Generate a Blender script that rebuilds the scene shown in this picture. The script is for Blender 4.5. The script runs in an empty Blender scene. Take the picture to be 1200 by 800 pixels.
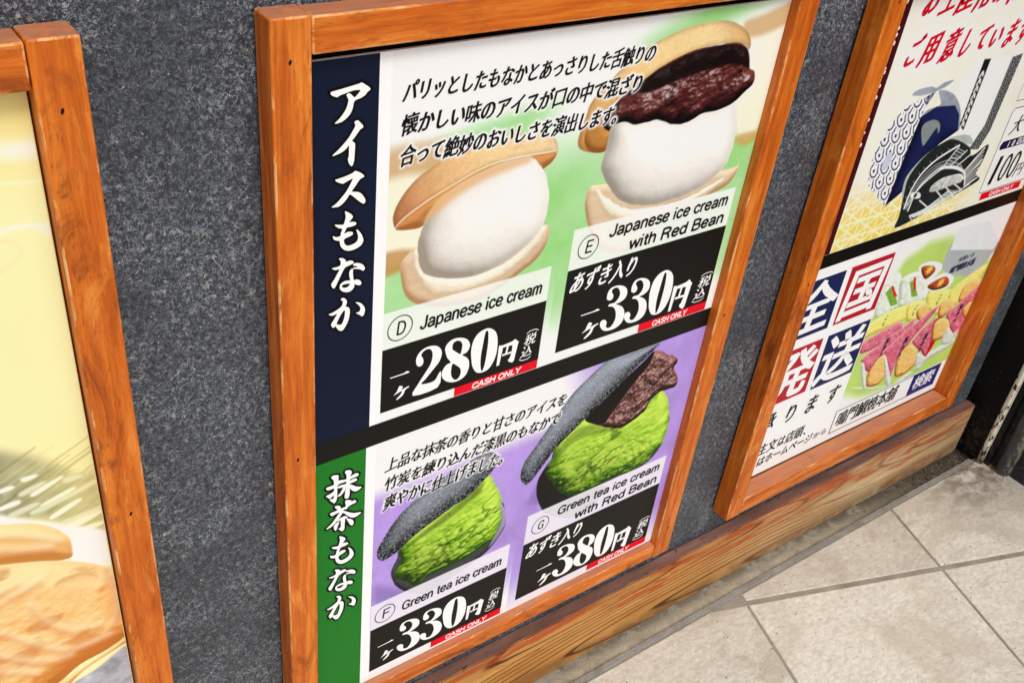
import bpy, bmesh, math, random
import numpy as np
from mathutils import Matrix, Vector
from mathutils.geometry import tessellate_polygon

C = bpy.context.scene.collection
SC = bpy.context.scene

# ------------------------------------------------------------------ camera
cam_d = bpy.data.cameras.new('camera')
cam = bpy.data.objects.new('camera', cam_d)
C.objects.link(cam)
SC.camera = cam
cam_d.sensor_width = 36.0
cam_d.lens = 36.0 * 1184.50218 / 1200.0
cam_d.clip_start = 0.02
cam_d.clip_end = 500.0
cam.rotation_mode = 'XYZ'
cam.location = (-0.29476, -0.70477, 1.23915)
cam.rotation_euler = (0.95196, -0.10429, -0.61473)

# ------------------------------------------------------------------ sky, sun, exposure
SUN_ELEV, SUN_AZ = math.radians(57), math.radians(-4)      # azimuth measured from -Y (the street) towards +X
world = bpy.data.worlds.new('World')
SC.world = world
world.use_nodes = True
wn = world.node_tree
wn.nodes.clear()
sky = wn.nodes.new('ShaderNodeTexSky')
sky.sky_type = 'NISHITA'
sky.sun_disc = False
sky.sun_elevation = SUN_ELEV
sky.sun_rotation = math.radians(180) - SUN_AZ
sky.air_density, sky.dust_density, sky.ozone_density = 1.0, 4.0, 1.0
hsv = wn.nodes.new('ShaderNodeHueSaturation')              # thin cloud: the sky is nearly white
hsv.inputs['Saturation'].default_value = 0.36
bg = wn.nodes.new('ShaderNodeBackground')
bg.inputs['Strength'].default_value = 0.13
wo = wn.nodes.new('ShaderNodeOutputWorld')
wn.links.new(sky.outputs[0], hsv.inputs['Color'])
wn.links.new(hsv.outputs[0], bg.inputs['Color'])
wn.links.new(bg.outputs[0], wo.inputs[0])
sun_d = bpy.data.lights.new('sun', 'SUN')
sun_d.energy = 1.5
sun_d.angle = math.radians(16)
sun_d.color = (1.0, 0.98, 0.955)
sun = bpy.data.objects.new('sun', sun_d)
C.objects.link(sun)
sd_ = Vector((math.sin(SUN_AZ) * math.cos(SUN_ELEV), -math.cos(SUN_AZ) * math.cos(SUN_ELEV), math.sin(SUN_ELEV)))
sun.rotation_euler = sd_.to_track_quat('Z', 'Y').to_euler()
sun.location = sd_ * 20
vs = SC.view_settings
vs.view_transform = 'Standard'
vs.look = 'None'
vs.exposure = 0.10
vs.gamma = 1.0
vs.use_curve_mapping = False

# ------------------------------------------------------------------ small helpers
rng = np.random.default_rng(7)
random.seed(7)

def lin(r, g=None, b=None):
    """sRGB 0..255 to linear."""
    c = np.array([r, g, b] if g is not None else r, float) / 255.0
    return np.where(c <= 0.04045, c / 12.92, ((c + 0.055) / 1.055) ** 2.4)

def link_obj(name, me, mats, parent=None, loc=None):
    o = bpy.data.objects.new(name, me)
    C.objects.link(o)
    for m in (mats if isinstance(mats, (list, tuple)) else [mats]):
        me.materials.append(m)
    if parent is not None:
        o.parent = parent
    if loc is not None:
        o.location = loc
    return o

def tag(o, label=None, cat=None, group=None, kind=None):
    if label: o['label'] = label
    if cat: o['category'] = cat
    if group: o['group'] = group
    if kind: o['kind'] = kind
    return o

def empty(name, loc, label, cat, group=None):
    o = bpy.data.objects.new(name, None)
    C.objects.link(o)
    o.location = loc
    o.empty_display_size = 0.05
    return tag(o, label, cat, group)

def bm_obj(name, bm, mats, parent=None, loc=None, smooth=False):
    me = bpy.data.meshes.new(name)
    bm.normal_update()
    if smooth:
        for f in bm.faces: f.smooth = True
    bm.to_mesh(me)
    bm.free()
    return link_obj(name, me, mats, parent, loc)

def bm_box(bm, a, b):
    r = bmesh.ops.create_cube(bm, size=1.0)
    for v in r['verts']:
        v.co = Vector([(a[i] + b[i]) / 2 + v.co[i] * (b[i] - a[i]) for i in range(3)])
    return r['verts']

def board(name, a, b, mats, parent=None, bev=0.0018, jitter=0.0):
    """one sawn board: bevelled box whose origin is its own centre; faces of the bevel take the second material"""
    c = [(a[i] + b[i]) / 2 for i in range(3)]
    bm = bmesh.new()
    bm_box(bm, [a[i] - c[i] for i in range(3)], [b[i] - c[i] for i in range(3)])
    L = max(range(3), key=lambda i: b[i] - a[i])
    n = max(2, int((b[L] - a[L]) / 0.02))
    es = [e for e in bm.edges if abs((e.verts[0].co - e.verts[1].co)[L]) > 1e-4]
    bmesh.ops.bevel(bm, geom=list(bm.edges), offset=bev, segments=2, affect='EDGES', profile=0.6)
    for f in bm.faces:
        if max(abs(x) for x in f.normal) < 0.985:
            f.material_index = 1 if isinstance(mats, (list, tuple)) and len(mats) > 1 else 0
            f.smooth = True
    p = parent.location if parent is not None else Vector((0, 0, 0))
    return bm_obj(name, bm, mats, parent, Vector(c) - p)

# ------------------------------------------------------------------ node material helper
class M:
    def __init__(s, name, rough=0.5, spec=0.4):
        s.m = bpy.data.materials.new(name)
        s.m.use_nodes = True
        s.t = s.m.node_tree
        s.n, s.l = s.t.nodes, s.t.links
        s.b = s.n['Principled BSDF']
        s.b.inputs['Roughness'].default_value = rough
        s.b.inputs['Specular IOR Level'].default_value = spec
    def node(s, typ, **k):
        nd = s.n.new(typ)
        for a, v in k.items(): setattr(nd, a, v)
        return nd
    def setin(s, nd, i, v):
        if v is None: return
        if hasattr(v, 'is_linked'): s.l.new(v, nd.inputs[i])
        else: nd.inputs[i].default_value = v
    def coords(s, kind='Object', scale=(1, 1, 1), rand=False, rot=(0, 0, 0), loc=(0, 0, 0)):
        tc = s.node('ShaderNodeTexCoord')
        v = tc.outputs[kind]
        if rand:
            oi = s.node('ShaderNodeObjectInfo')
            mu = s.math('MULTIPLY', oi.outputs['Random'], 37.0)
            ad = s.node('ShaderNodeVectorMath', operation='ADD')
            s.l.new(v, ad.inputs[0]); s.l.new(mu, ad.inputs[1])
            v = ad.outputs[0]
        mp = s.node('ShaderNodeMapping')
        mp.inputs['Scale'].default_value = scale
        mp.inputs['Rotation'].default_value = rot
        mp.inputs['Location'].default_value = loc
        s.l.new(v, mp.inputs['Vector'])
        return mp.outputs[0]
    def noise(s, v, scale, detail=4, rough=0.55, dist=0.0, col=False):
        nd = s.node('ShaderNodeTexNoise')
        s.l.new(v, nd.inputs['Vector'])
        nd.inputs['Scale'].default_value = scale
        nd.inputs['Detail'].default_value = detail
        nd.inputs['Roughness'].default_value = rough
        nd.inputs['Distortion'].default_value = dist
        return nd.outputs['Color' if col else 'Fac']
    def voro(s, v, scale, feature='F1', out='Distance', rnd=1.0):
        nd = s.node('ShaderNodeTexVoronoi', feature=feature)
        s.l.new(v, nd.inputs['Vector'])
        nd.inputs['Scale'].default_value = scale
        nd.inputs['Randomness'].default_value = rnd
        return nd.outputs[out]
    def math(s, op, a, b=None, c=None, clamp=False):
        nd = s.node('ShaderNodeMath', operation=op, use_clamp=clamp)
        s.setin(nd, 0, a); s.setin(nd, 1, b); s.setin(nd, 2, c)
        return nd.outputs[0]
    def ramp(s, f, stops, interp='LINEAR'):
        nd = s.node('ShaderNodeValToRGB')
        e = nd.color_ramp.elements
        nd.color_ramp.interpolation = interp
        while len(e) < len(stops): e.new(0.5)
        for el, (p, c) in zip(e, stops):
            el.position = p
            el.color = (*c, 1) if len(c) == 3 else c
        s.l.new(f, nd.inputs[0])
        return nd.outputs[0]
    def fr(s, f, a, b):
        """smooth 0..1 between a and b"""
        nd = s.node('ShaderNodeMapRange', interpolation_type='SMOOTHSTEP')
        s.setin(nd, 0, f)
        nd.inputs[1].default_value = a; nd.inputs[2].default_value = b
        return nd.outputs[0]
    def mix(s, f, a, b, mode='MIX'):
        nd = s.node('ShaderNodeMix', data_type='RGBA', blend_type=mode)
        s.setin(nd, 0, f)
        for i, v in ((6, a), (7, b)):
            if hasattr(v, 'is_linked'): s.l.new(v, nd.inputs[i])
            else: nd.inputs[i].default_value = (*v, 1)
        return nd.outputs[2]
    def xyz(s, v):
        nd = s.node('ShaderNodeSeparateXYZ')
        s.l.new(v, nd.inputs[0])
        return nd.outputs
    def color(s, v):
        if hasattr(v, 'is_linked'): s.l.new(v, s.b.inputs['Base Color'])
        else: s.b.inputs['Base Color'].default_value = (*v, 1)
    def rough(s, v): s.setin(s.b, 'Roughness', v)
    def bump(s, h, strength=0.3, dist=0.002):
        nd = s.node('ShaderNodeBump')
        nd.inputs['Strength'].default_value = strength
        nd.inputs['Distance'].default_value = dist
        s.l.new(h, nd.inputs['Height'])
        s.l.new(nd.outputs[0], s.b.inputs['Normal'])

def wood_mat(name, axis, worn=False):
    m = M(name, 0.45, 0.3)
    def sc(k):
        q = [1.0, 1.0, 1.0]; q['xyz'.index(axis)] = k
        return tuple(q)
    v = m.coords('Object', sc(0.06), rand=True)
    v2 = m.coords('Object', sc(0.28), rand=True)
    v3 = m.coords('Object', sc(0.13), rand=True)
    grain = m.noise(v, 110, 5, 0.62, 0.5)
    blotch = m.noise(v2, 34, 6, 0.72, 1.0)
    big = m.noise(m.coords('Object', sc(0.35), rand=True), 9, 2, 0.5)
    fine = m.noise(v, 520, 3, 0.6)
    pores = m.noise(v3, 820, 1.5, 0.5)
    base = m.ramp(grain, [(0.22, tuple(lin(150, 64, 8))), (0.48, tuple(lin(200, 98, 18))), (0.72, tuple(lin(228, 134, 44)))])
    c = m.mix(m.math('MULTIPLY', m.fr(blotch, 0.50, 0.70), m.math('ADD', 0.35, m.math('MULTIPLY', m.fr(big, 0.40, 0.60), 0.55))), base, tuple(lin(112, 44, 6)))
    c = m.mix(m.math('MULTIPLY', m.fr(blotch, 0.47, 0.32), 0.55), c, tuple(lin(236, 150, 64)))
    c = m.mix(m.math('MULTIPLY', m.fr(pores, 0.60, 0.72), m.math('MULTIPLY', m.fr(big, 0.38, 0.66), 0.65)), c, tuple(lin(104, 42, 14)))
    c = m.mix(m.math('MULTIPLY', m.fr(fine, 0.5, 0.72), 0.35), c, tuple(lin(140, 62, 22)))
    if worn:
        w = m.noise(v2, 70, 5, 0.7)
        c = m.mix(m.math('MULTIPLY', m.fr(w, 0.48, 0.62), 0.85), c, tuple(lin(234, 176, 114)))
    # dust lies on what faces up
    ge = m.node('ShaderNodeNewGeometry')
    up = m.fr(m.xyz(ge.outputs['Normal'])[2], 0.75, 0.97)
    dn = m.noise(v2, 90, 4, 0.65)
    c = m.mix(m.math('MULTIPLY', up, m.math('ADD', 0.42, m.math('MULTIPLY', m.fr(dn, 0.35, 0.65), 0.35))), c, tuple(lin(166, 120, 96)))
    m.color(c)
    m.rough(m.ramp(blotch, [(0.3, (0.36,) * 3), (0.7, (0.55,) * 3)]))
    m.bump(m.math('ADD', m.math('MULTIPLY', fine, 0.5), m.math('MULTIPLY', pores, -0.7)), 0.25, 0.0007)
    return m.m

WV = [wood_mat('stained_wood_upright', 'z'), wood_mat('worn_edge_upright', 'z', True)]
WH = [wood_mat('stained_wood_level', 'x'), wood_mat('worn_edge_level', 'x', True)]

# print colours: fresh ink on white film
PRINTS = {}
def ink(r, g, b, rough=0.38):
    k = (r, g, b)
    if k not in PRINTS:
        m = M('printed_ink', rough, 0.12)
        v = m.coords('Object', (1, 1, 1))
        n = m.noise(v, 40, 3)
        a = lin(r, g, b)
        m.color(m.mix(n, tuple(a * 0.94), tuple(np.clip(a * 1.05, 0, 0.9))))
        PRINTS[k] = m.m
    return PRINTS[k]

def canvas_mat(name, rough=0.38):
    m = M(name, rough, 0.12)
    at = m.node('ShaderNodeAttribute', attribute_name='Col')
    m.color(at.outputs['Color'])
    return m.m
PHOTO_MAT = canvas_mat('printed_photo')

# ------------------------------------------------------------------ flat printed shapes, in millimetres on the x-z plane
TR = {}
for ln in """a_1:544,9233 558,9241 650,9253 795,9274 817,9281 849,9261 887,9233 899,9211 873,9193 851,9169 811,9150 770,9141 751,9122 743,9080 725,9037 695,9004 655,8978 622,8968 580,8968 618,8999 651,9034 681,9077 696,9117 702,9153 691,9177 685,9198 706,9206 723,9197 740,9179 757,9165 774,9177 793,9196 808,9218 769,9224 733,9222 670,9209 630,9201 605,9189 591,9191 561,9206 545,9223
i_1:759,8946 767,8959 791,8962 808,8945 838,8911 840,8895 830,8886 813,8879 796,8858 766,8820 741,8790 760,8772 768,8753 766,8680 760,8606 751,8574 739,8561 724,8575 712,8595 703,8631 710,8656 712,8703 710,8756 692,8734 661,8712 613,8694 559,8688 606,8726 654,8767 704,8818 741,8871 768,8919
su_1:588,8464 597,8467 670,8477 747,8496 764,8509 781,8509 824,8484 859,8451 854,8438 829,8429 808,8411 777,8368 745,8326 785,8313 821,8298 850,8267 873,8226 877,8204 870,8187 856,8185 830,8203 800,8231 764,8268 724,8300 700,8267 665,8232 626,8208 602,8206 554,8215 595,8240 643,8283 689,8333 723,8386 751,8443 726,8438 688,8425 660,8415 629,8428 597,8448
mo_1:680,8143 694,8143 730,8117 757,8085 753,8068 735,8046 724,8032 753,8029 782,8020 792,8003 783,7991 747,7984 700,7983 689,7961 675,7931 711,7939 747,7932 761,7916 755,7900 726,7889 693,7882 673,7868 676,7841 690,7815 713,7800 756,7802 793,7816 811,7845 810,7883 795,7932 792,7942 806,7937 836,7900 859,7849 864,7810 842,7773 794,7750 743,7744 706,7751 669,7774 643,7811 634,7844 631,7867 603,7878 578,7895 566,7920 571,7930 596,7915 625,7913 641,7920 644,7946 656,7981 624,7996 599,8016 585,8037 595,8038 638,8027 667,8023 681,8055 689,8097
na_1:626,7687 644,7692 670,7681 692,7658 697,7640 725,7643 755,7636 772,7618 767,7604 737,7596 700,7586 680,7574 656,7531 627,7473 598,7414 587,7397 576,7392 561,7408 552,7434 557,7453 583,7489 612,7540 632,7577 593,7580 564,7599 562,7609 604,7608 635,7615 644,7632 641,7664
na_2:767,7588 778,7601 804,7599 842,7584 873,7556 887,7524 881,7506 863,7502 843,7520 809,7535 775,7544 767,7556 809,7556 805,7565 775,7578
na_3:745,7547 756,7552 768,7541 766,7506 770,7465 777,7427 807,7425 838,7406 854,7378 850,7359 831,7356 801,7370 785,7381 780,7350 763,7327 737,7314 703,7316 665,7335 639,7366 636,7391 642,7417 672,7437 709,7440 739,7435 731,7476 729,7516 736,7537
na_3h:657,7397 680,7407 736,7399 732,7384 710,7368 684,7369 661,7382
ka_1:647,7256 666,7265 689,7252 708,7222 708,7193 697,7165 724,7147 739,7118 740,7072 729,7008 707,6956 676,6911 653,6905 630,6917 611,6944 596,6974 584,6965 565,6969 552,6996 555,7020 580,7054 610,7107 576,7101 546,7108 526,7129 554,7132 606,7149 655,7176 665,7202 670,7225 658,7238
ka_1h:681,7125 690,7112 689,7071 679,7024 664,6986 645,6976 607,6996 626,7044 652,7090
ka_2:798,7175 819,7174 858,7148 890,7102 898,7058 888,7014 869,7001 845,7023 814,7049 807,7060 837,7063 850,7089 843,7120 820,7152
mt_1:554,5098 575,5115 626,5099 639,5075 635,5035 625,4976 623,4871 622,4785 611,4736 589,4714 563,4743 535,4783 550,4792 576,4785 584,4814 586,4909 584,5006 580,5045 562,5074
mt_2:495,4963 507,4978 580,4978 631,4982 635,4950 584,4932 533,4929 507,4941
mt_3:628,5015 669,5009 739,4993 790,5017 834,5029 864,5015 872,4993 852,4978 791,4976 739,4964 670,4964 631,4973
mt_4:623,4929 661,4938 722,4931 782,4957 826,4960 851,4945 849,4921 818,4914 766,4911 705,4896 662,4901 627,4911
mt_5:710,5101 720,5117 754,5112 781,5090 790,5059 777,5023 769,4952 766,4857 769,4780 759,4719 733,4713 711,4737 713,4796 722,4877 728,4971 728,5045
mt_6:722,4899 714,4849 680,4801 654,4786 623,4797 653,4824 679,4866 700,4904
mt_7:766,4900 801,4878 846,4836 910,4801 891,4782 856,4766 820,4778 793,4806 766,4852
mt_8:494,4856 507,4866 550,4873 593,4895 614,4901 623,4876 610,4850 571,4825 537,4804 516,4825
ch_1:595,4660 628,4660 663,4632 664,4599 681,4557 655,4548 629,4577 624,4607 607,4627
ch_2:541,4571 550,4589 602,4590 664,4599 725,4602 787,4638 831,4645 849,4619 841,4601 787,4594 726,4569 673,4556 611,4547 563,4538
ch_3:716,4678 742,4688 786,4661 791,4636 761,4596 739,4562 712,4564 725,4613
ch_4:664,4566 699,4559 691,4530 664,4487 621,4431 568,4384 502,4367 506,4388 559,4428 611,4491 646,4541
ch_5:681,4562 726,4529 771,4490 834,4450 907,4429 898,4405 853,4387 808,4393 763,4433 717,4495 682,4535
ch_6:629,4443 673,4460 718,4461 749,4434 727,4417 682,4428 638,4422
ch_7:665,4454 714,4435 714,4349 711,4271 684,4248 657,4282 639,4308 664,4318 667,4385
ch_8:584,4348 594,4388 638,4416 647,4395 630,4347 617,4303 599,4300
ch_9:736,4412 772,4394 808,4359 823,4317 810,4278 787,4287 764,4336
gmo_box:533,4300 834,4144 841,3736 533,3905
gna_box:504,3839 866,3638 872,3259 503,3474
gka_box:485,3421 880,3189 887,2793 484,3040
d2_1:1494,6239 1495,6301 1533,6360 1598,6391 1682,6390 1752,6358 1799,6297 1804,6223 1775,6151 1703,6075 1623,5993 1572,5946 1679,5926 1747,5939 1778,5993 1797,6020 1815,6014 1786,5830 1476,5828 1540,5967 1618,6078 1672,6159 1692,6243 1687,6308 1659,6353 1616,6367 1567,6348 1550,6310 1572,6275 1583,6226 1569,6186 1536,6180 1509,6201
d8_1:1854,6242 1840,6310 1870,6373 1936,6405 2024,6391 2098,6347 2139,6284 2145,6218 2115,6164 2063,6144 2122,6087 2155,6020 2159,5924 2127,5840 2059,5798 1978,5798 1895,5838 1840,5905 1823,5968 1836,6028 1876,6079 1923,6096 1877,6171
d8_1h:1928,6290 1937,6350 1982,6366 2028,6339 2051,6286 2048,6223 2035,6167 1988,6207 1939,6259
d8_1i:1947,6064 1994,6029 2043,5974 2062,5920 2053,5857 2021,5821 1984,5834 1947,5895 1937,5974
d0_1:2184,6038 2169,6155 2184,6279 2238,6361 2315,6391 2379,6384 2448,6331 2488,6253 2507,6135 2504,6004 2470,5892 2413,5825 2331,5812 2263,5843 2208,5935
d0_1h:2308,5938 2304,6072 2316,6217 2327,6333 2345,6363 2366,6339 2379,6215 2377,6066 2366,5918 2349,5847 2328,5840
en_1:2534,6111 2596,6097 2566,5839 2529,5838
en_2:2562,6068 2586,6100 2706,6111 2751,6131 2810,6074 2795,6056 2599,6067
en_3:2724,6092 2802,6076 2770,5836 2748,5815 2703,5840 2680,5867 2706,5894 2722,5959
en_4:2646,6071 2673,6077 2658,5971 2631,5961
en_5:2595,5977 2723,5978 2723,5953 2591,5952
ichi_1:1202,6153 1362,6159 1398,6179 1434,6148 1410,6139 1206,6139
ke_1:1305,5980 1320,6002 1355,5980 1339,5948 1409,5964 1421,5952 1382,5933 1359,5876 1303,5842 1291,5852 1334,5895 1348,5932 1307,5923 1258,5908 1290,5939
price_box_D:1098,6515 3099,6284 3089,5727 1096,5743
zei_1:2836,6207 3005,6163 3053,5769 2882,5828
d3_1:3992,6312 3995,6379 4036,6434 4130,6442 4233,6407 4300,6350 4321,6276 4298,6214 4219,6178 4166,6174 4266,6115 4327,6037 4348,5940 4323,5857 4245,5810 4137,5803 4045,5828 3978,5894 3958,5960 3979,5993 4034,5986 4070,5935 4065,5887 4094,5853 4148,5850 4191,5908 4203,5985 4175,6083 4118,6149 4042,6176 4063,6204 4139,6202 4192,6255 4199,6321 4163,6389 4114,6418 4063,6407 4056,6371 4092,6322 4091,6274 4053,6256 4005,6280
E_d3b:4358,5917 4285,6512 4683,6403 4864,5678
E_d0:4622,6516 5051,6401 5244,5692 4791,5829
E_en:5019,6247 5428,6134 5553,5701 5131,5827
E_ichi:3642,6281 3916,6199 3940,6081 3663,6165
E_ke:3702,6044 3903,5981 3942,5780 3739,5846
E_zei:5407,6246 5652,6179 5791,5720 5538,5795
E_azuki:3402,6964 4425,6698 4532,6245 3477,6546
wD:1160,7948 1167,8015 1202,8103 1285,8219 1416,8333 1590,8421 1667,8463 1848,8489 2073,8530 2326,8555 2590,8552 2824,8497 2929,8418 2973,8320 2963,8281 2855,8301 2624,8314 2400,8316 2183,8298 1976,8241 1773,8165 1573,8090 1376,7997 1260,7925 1194,7852
uD:1194,7852 1260,7919 1376,7991 1573,8084 1773,8159 1977,8231 2185,8288 2401,8306 2625,8304 2856,8293 2966,8277 2920,8188 2823,8129 2705,8066 2432,8060 2002,7968 1582,7961 1478,7815 1326,7811 1225,7831
bD:1450,7494 1436,7652 1467,7767 1523,7914 1607,8034 1755,8128 1938,8196 2187,8268 2401,8310 2601,8312 2755,8199 2858,8056 2927,7875 2946,7721 2914,7488 2798,7338 2609,7228 2406,7146 2152,7106 1846,7145 1608,7239 1502,7323
sD:1394,7507 1445,7577 1502,7324 1848,7143 2152,7104 2549,7179 2838,7405 2922,7489 2968,7404 2895,7241 2690,7081 2448,6962 2080,6907 1775,6940 1593,7023 1466,7234
lD:1265,7346 1272,7484 1363,7570 1430,7609 1734,7476 2656,7331 2939,7485 3009,7394 2993,7247 2884,7091 2702,6985 2460,6866 2184,6790 1783,6831 1482,6951 1332,7098
gD:1062,8772 1250,8740 1535,8690 1350,8308 1088,8086
g2D:1108,7527 1335,7577 1442,7633 1373,7892 1093,7930
wE:3210,8334 3224,8453 3267,8605 3294,8718 3410,8856 3575,8986 3762,9134 4010,9237 4293,9319 4594,9363 4917,9365 5163,9295 5328,9187 5404,9077 5400,9006 5328,9061 5170,9104 4886,9117 4619,9098 4370,9040 4130,8962 3949,8868 3788,8802 3636,8706 3551,8639 3480,8511 3586,8412 3648,8298 3586,8174 3420,8190 3261,8254
uE:3316,8285 3286,8402 3333,8515 3465,8523 3578,8393 3652,8421 3632,8280 3586,8174 3419,8194
nE:3471,8492 3560,8598 3640,8685 3791,8792 3947,8878 4128,8972 4367,9050 4619,9098 4886,9117 5169,9108 5330,9055 5424,8951 5484,8797 5581,8741 5603,8609 5485,8517 5339,8418 5121,8364 4890,8368 4735,8317 4543,8307 4273,8402 4085,8412 3931,8402 3791,8456 3643,8439 3591,8391
xE:3753,8738 3926,8857 4132,8956 4371,9036 4622,9088 4889,9106 5174,9094 5353,9032 5426,8930 5462,8800 5248,8869 5073,8881 4855,8858 4642,8835 4435,8802 4232,8769 4061,8723 3902,8746
rE:5222,9310 5505,9376 5904,9481 5997,9473 5993,9256 5387,9126
r2E:5414,9099 5979,9245 5950,8656 5854,8000 5541,7999 5391,8449 5616,8572
r3E:5522,8002 5869,8011 5841,7877 5639,7871
grE:3710,9270 4197,9438 4438,9447 5885,9483 5195,9290 4648,9369 4066,9251 3619,9036 3269,8947 3114,9035
gr2:2787,8567 3265,8674 3601,8716 3248,8152 3037,8045 2875,8003
bE:3608,8222 3617,8386 3724,8532 4059,8520 4245,8511 4532,8445 4804,8467 5089,8467 5359,8448 5435,8326 5500,8113 5534,7900 5489,7696 5357,7559 5144,7459 4825,7389 4445,7393 4108,7462 3860,7607 3691,7788 3593,7949 3577,8091
lE:3448,7556 3438,7728 3496,7813 3637,7798 5536,7595 5631,7730 5707,7623 5676,7474 5531,7363 5082,7286 4635,7261 4428,6903 4074,6866 3806,6965 3582,7233
sE:3571,7714 3591,7746 3701,7643 4057,7420 4501,7352 4910,7354 5272,7432 5468,7497 5504,7471 5453,7420 5228,7317 4865,7240 4472,7174 4099,7230 3751,7400
wF:1135,3598 1137,3714 1205,3843 1328,4040 1504,4209 1761,4338 2022,4470 2291,4537 2455,4575 2599,4560 2695,4471 2722,4363 2663,4244 2531,4124 2344,3981 2123,3905 1906,3813 1692,3722 1533,3637 1403,3537 1244,3487 1177,3514
mF:1378,3170 1440,3310 1426,3626 1500,3754 1658,3839 1871,3931 2083,4057 2326,4170 2488,4258 2644,4154 2797,3850 2885,3568 2904,3312 2814,3052 2626,2931 2388,2877 2150,2861 1888,2844 1720,2776 1585,2891 1438,3047
kF:1370,3033 1329,3233 1407,3432 1443,3549 1836,3197 2588,3294 2855,3617 2938,3437 2977,3167 2870,2967 2731,2819 2465,2704 1878,2553 1579,2737 1431,2908
hF:1493,2678 1131,3045 1065,3801 1231,3428 1485,2837
wG:3108,3941 3134,4143 3250,4321 3425,4566 3568,4785 3744,5007 3966,5176 4191,5326 4371,5353 4640,5333 5064,5317 4978,5219 4812,5094 4614,4943 4416,4793 4218,4644 4021,4494 3825,4345 3629,4197 3446,3965 3308,3790 3204,3758
nG:4156,4383 4331,4274 4427,4371 4544,4557 4626,4715 4755,4837 4888,5104 4983,5200 5157,5141 5453,4948 5499,4856 5453,4796 5568,4601 5551,4431 5335,4452 5185,4390 5067,4198 4843,4107 4688,4078 4424,4197
xG:4021,4494 4218,4644 4416,4793 4614,4943 4850,5099 5000,5212 4984,5034 4827,4867 4644,4633 4461,4397 4370,4270 4203,4337
mG:3527,3870 3583,4139 3758,4411 3981,4510 4334,4447 4676,4312 4966,4277 5185,4390 5320,4477 5493,4234 5617,3796 5613,3459 5457,3297 5236,3133 4936,3137 4642,3142 4359,3127 4121,3111 3880,3256 3669,3534 3537,3757
kG:3567,4009 3446,3846 3399,3668 3465,3350 3713,2974 4323,2670 4664,3036 4352,3160 4111,3167 3872,3301 3673,3581 3546,3841
k2G:5545,3887 5591,3827 5595,3445 5435,3211 5227,3172 5411,3480
t1a:1225,9217 1385,9064
t2a:1224,8949 1390,8745
t3a:1224,8663 1383,8472
t1b:3861,9210 4030,9078
t2b:3829,8939 3947,8769
t3b:3526,8654 3762,8460
t4a:1198,5082 1348,4838
t4b:3493,5063 3665,4848
t5a:1199,4786 1349,4570
t5b:3447,4818 3618,4610
t6a:1198,4531 1352,4268
t6b:2580,4656 2855,4300
cD:1512,6845 3015,6771 3003,6626 1529,6649 1153,6629 1428,6845
cE:3851,7333 5653,7258 5678,7092 3894,7127 4174,7060 5662,7014 5674,6846 4215,6877 3431,6924 3736,7226
cF:1503,2653 2994,2591 3011,2400 1518,2467 1134,2447 1412,2629
cG:3841,3162 5630,3047 5645,2876 3876,2951 4161,2900 5638,2786 5656,2609 4201,2682 3413,2777 3723,3010 3429,2660 4401,2507 3454,2372
rD:2222,5699 2875,5706 2862,5657 2238,5631
k3:10517,5624 12835,5621 13235,5376 10647,5391
k3b:8206,5397 9882,5394 8332,5617 9058,5601
sq2:9046,5214 10059,5215 10103,4169 9065,4169
sq1:8932,5206 8927,4165 8379,4168 8274,5193
sq4:9056,3979 10065,3985 10118,3011 9092,3117
sq3:8926,3983 8922,3230 8036,4078 8239,4041
g2q:9247,4995 9743,5102 9977,4207 9155,4283
g1q:8190,5173 8947,4657
u1:8213,2950 8932,2924 9062,2942 10020,2895
sb:10084,2101 13069,2032 13103,1575 10121,1628
sbl:12257,2055 13069,2032 13118,1550 12253,1658
sbt:10217,1756 10156,2036 11832,1948 11861,1711
kst:12426,1747 12318,2033 12910,1954 12917,1721
us:9661,2390 9913,2763
um:9122,2409 9383,2704
ur:8648,2409 8859,2717
uu:8239,2421 8389,2732
l1:8229,1922 8519,2027 9103,1905 9275,2084
l2:8227,1655 8529,1683 9823,1622 10009,1785
botl:8203,1503 10121,1628
mar:8341,9216 8351,8546
go:8612,8320 8852,8650
yo:8948,8319 9250,8667
i:9407,8282 9631,8674
shi:9807,8311 9863,8649
te:10207,8321 10336,8641
i2:10480,8347 10676,8590
ma:10854,8310 10992,8660
osan:8655,8960 8876,9169
tsuchi:9007,8945 9207,9139
mar2:8362,8256 8331,7195
bxf:8687,6694 8598,7107 8678,7400 8840,7637 9003,7760 9370,7836 9571,7900 9452,7692 9415,7545 9369,7083 9314,6208
bxs:9314,6208 9369,7083 9415,7545 9716,7651 10181,7599 10381,7430 10511,7166 10144,7025 9835,6794 9665,6536 9628,6374
wing:9024,7912 9118,7972 9406,7979 9547,7941 9696,7994 9904,8003 9792,7936 9576,7892 9289,7874
arch:9637,7890 9996,7801 10273,7605 10444,7380 10525,7164 10226,7474 9992,7601 9726,7634 9420,7536 9541,7640 9797,7669
hole:9544,7369 9595,7438 9773,7448 9935,7383 10013,7270 10003,7212 9917,7306 9782,7110 9724,7080 9603,7241
bag:10178,8210 10628,8202 11475,8183 11412,7636 11324,7155 11092,6771 10723,7089 10436,7341 10047,7716
bstr:10488,8219 10658,8206 10657,7141 10491,7251
bpat:11221,8156 11475,8183 11418,7013 11287,6736 11015,6785 11200,7134
asa:8266,6378 8392,6715 8622,6828 8883,6531 9349,6200 9698,6360 9837,5982 9322,6012 8413,6179
asa2:11662,5759 11580,6770 11809,6641 11860,5904
fish:9802,5745 9784,5952 9695,6347 9660,6577 9781,6793 9992,6951 10222,7028 10495,7039 11010,6827 11188,6650 11544,6773 11571,6473 11519,6289 11702,6166 11483,6079 10921,5958 10352,5823
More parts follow.
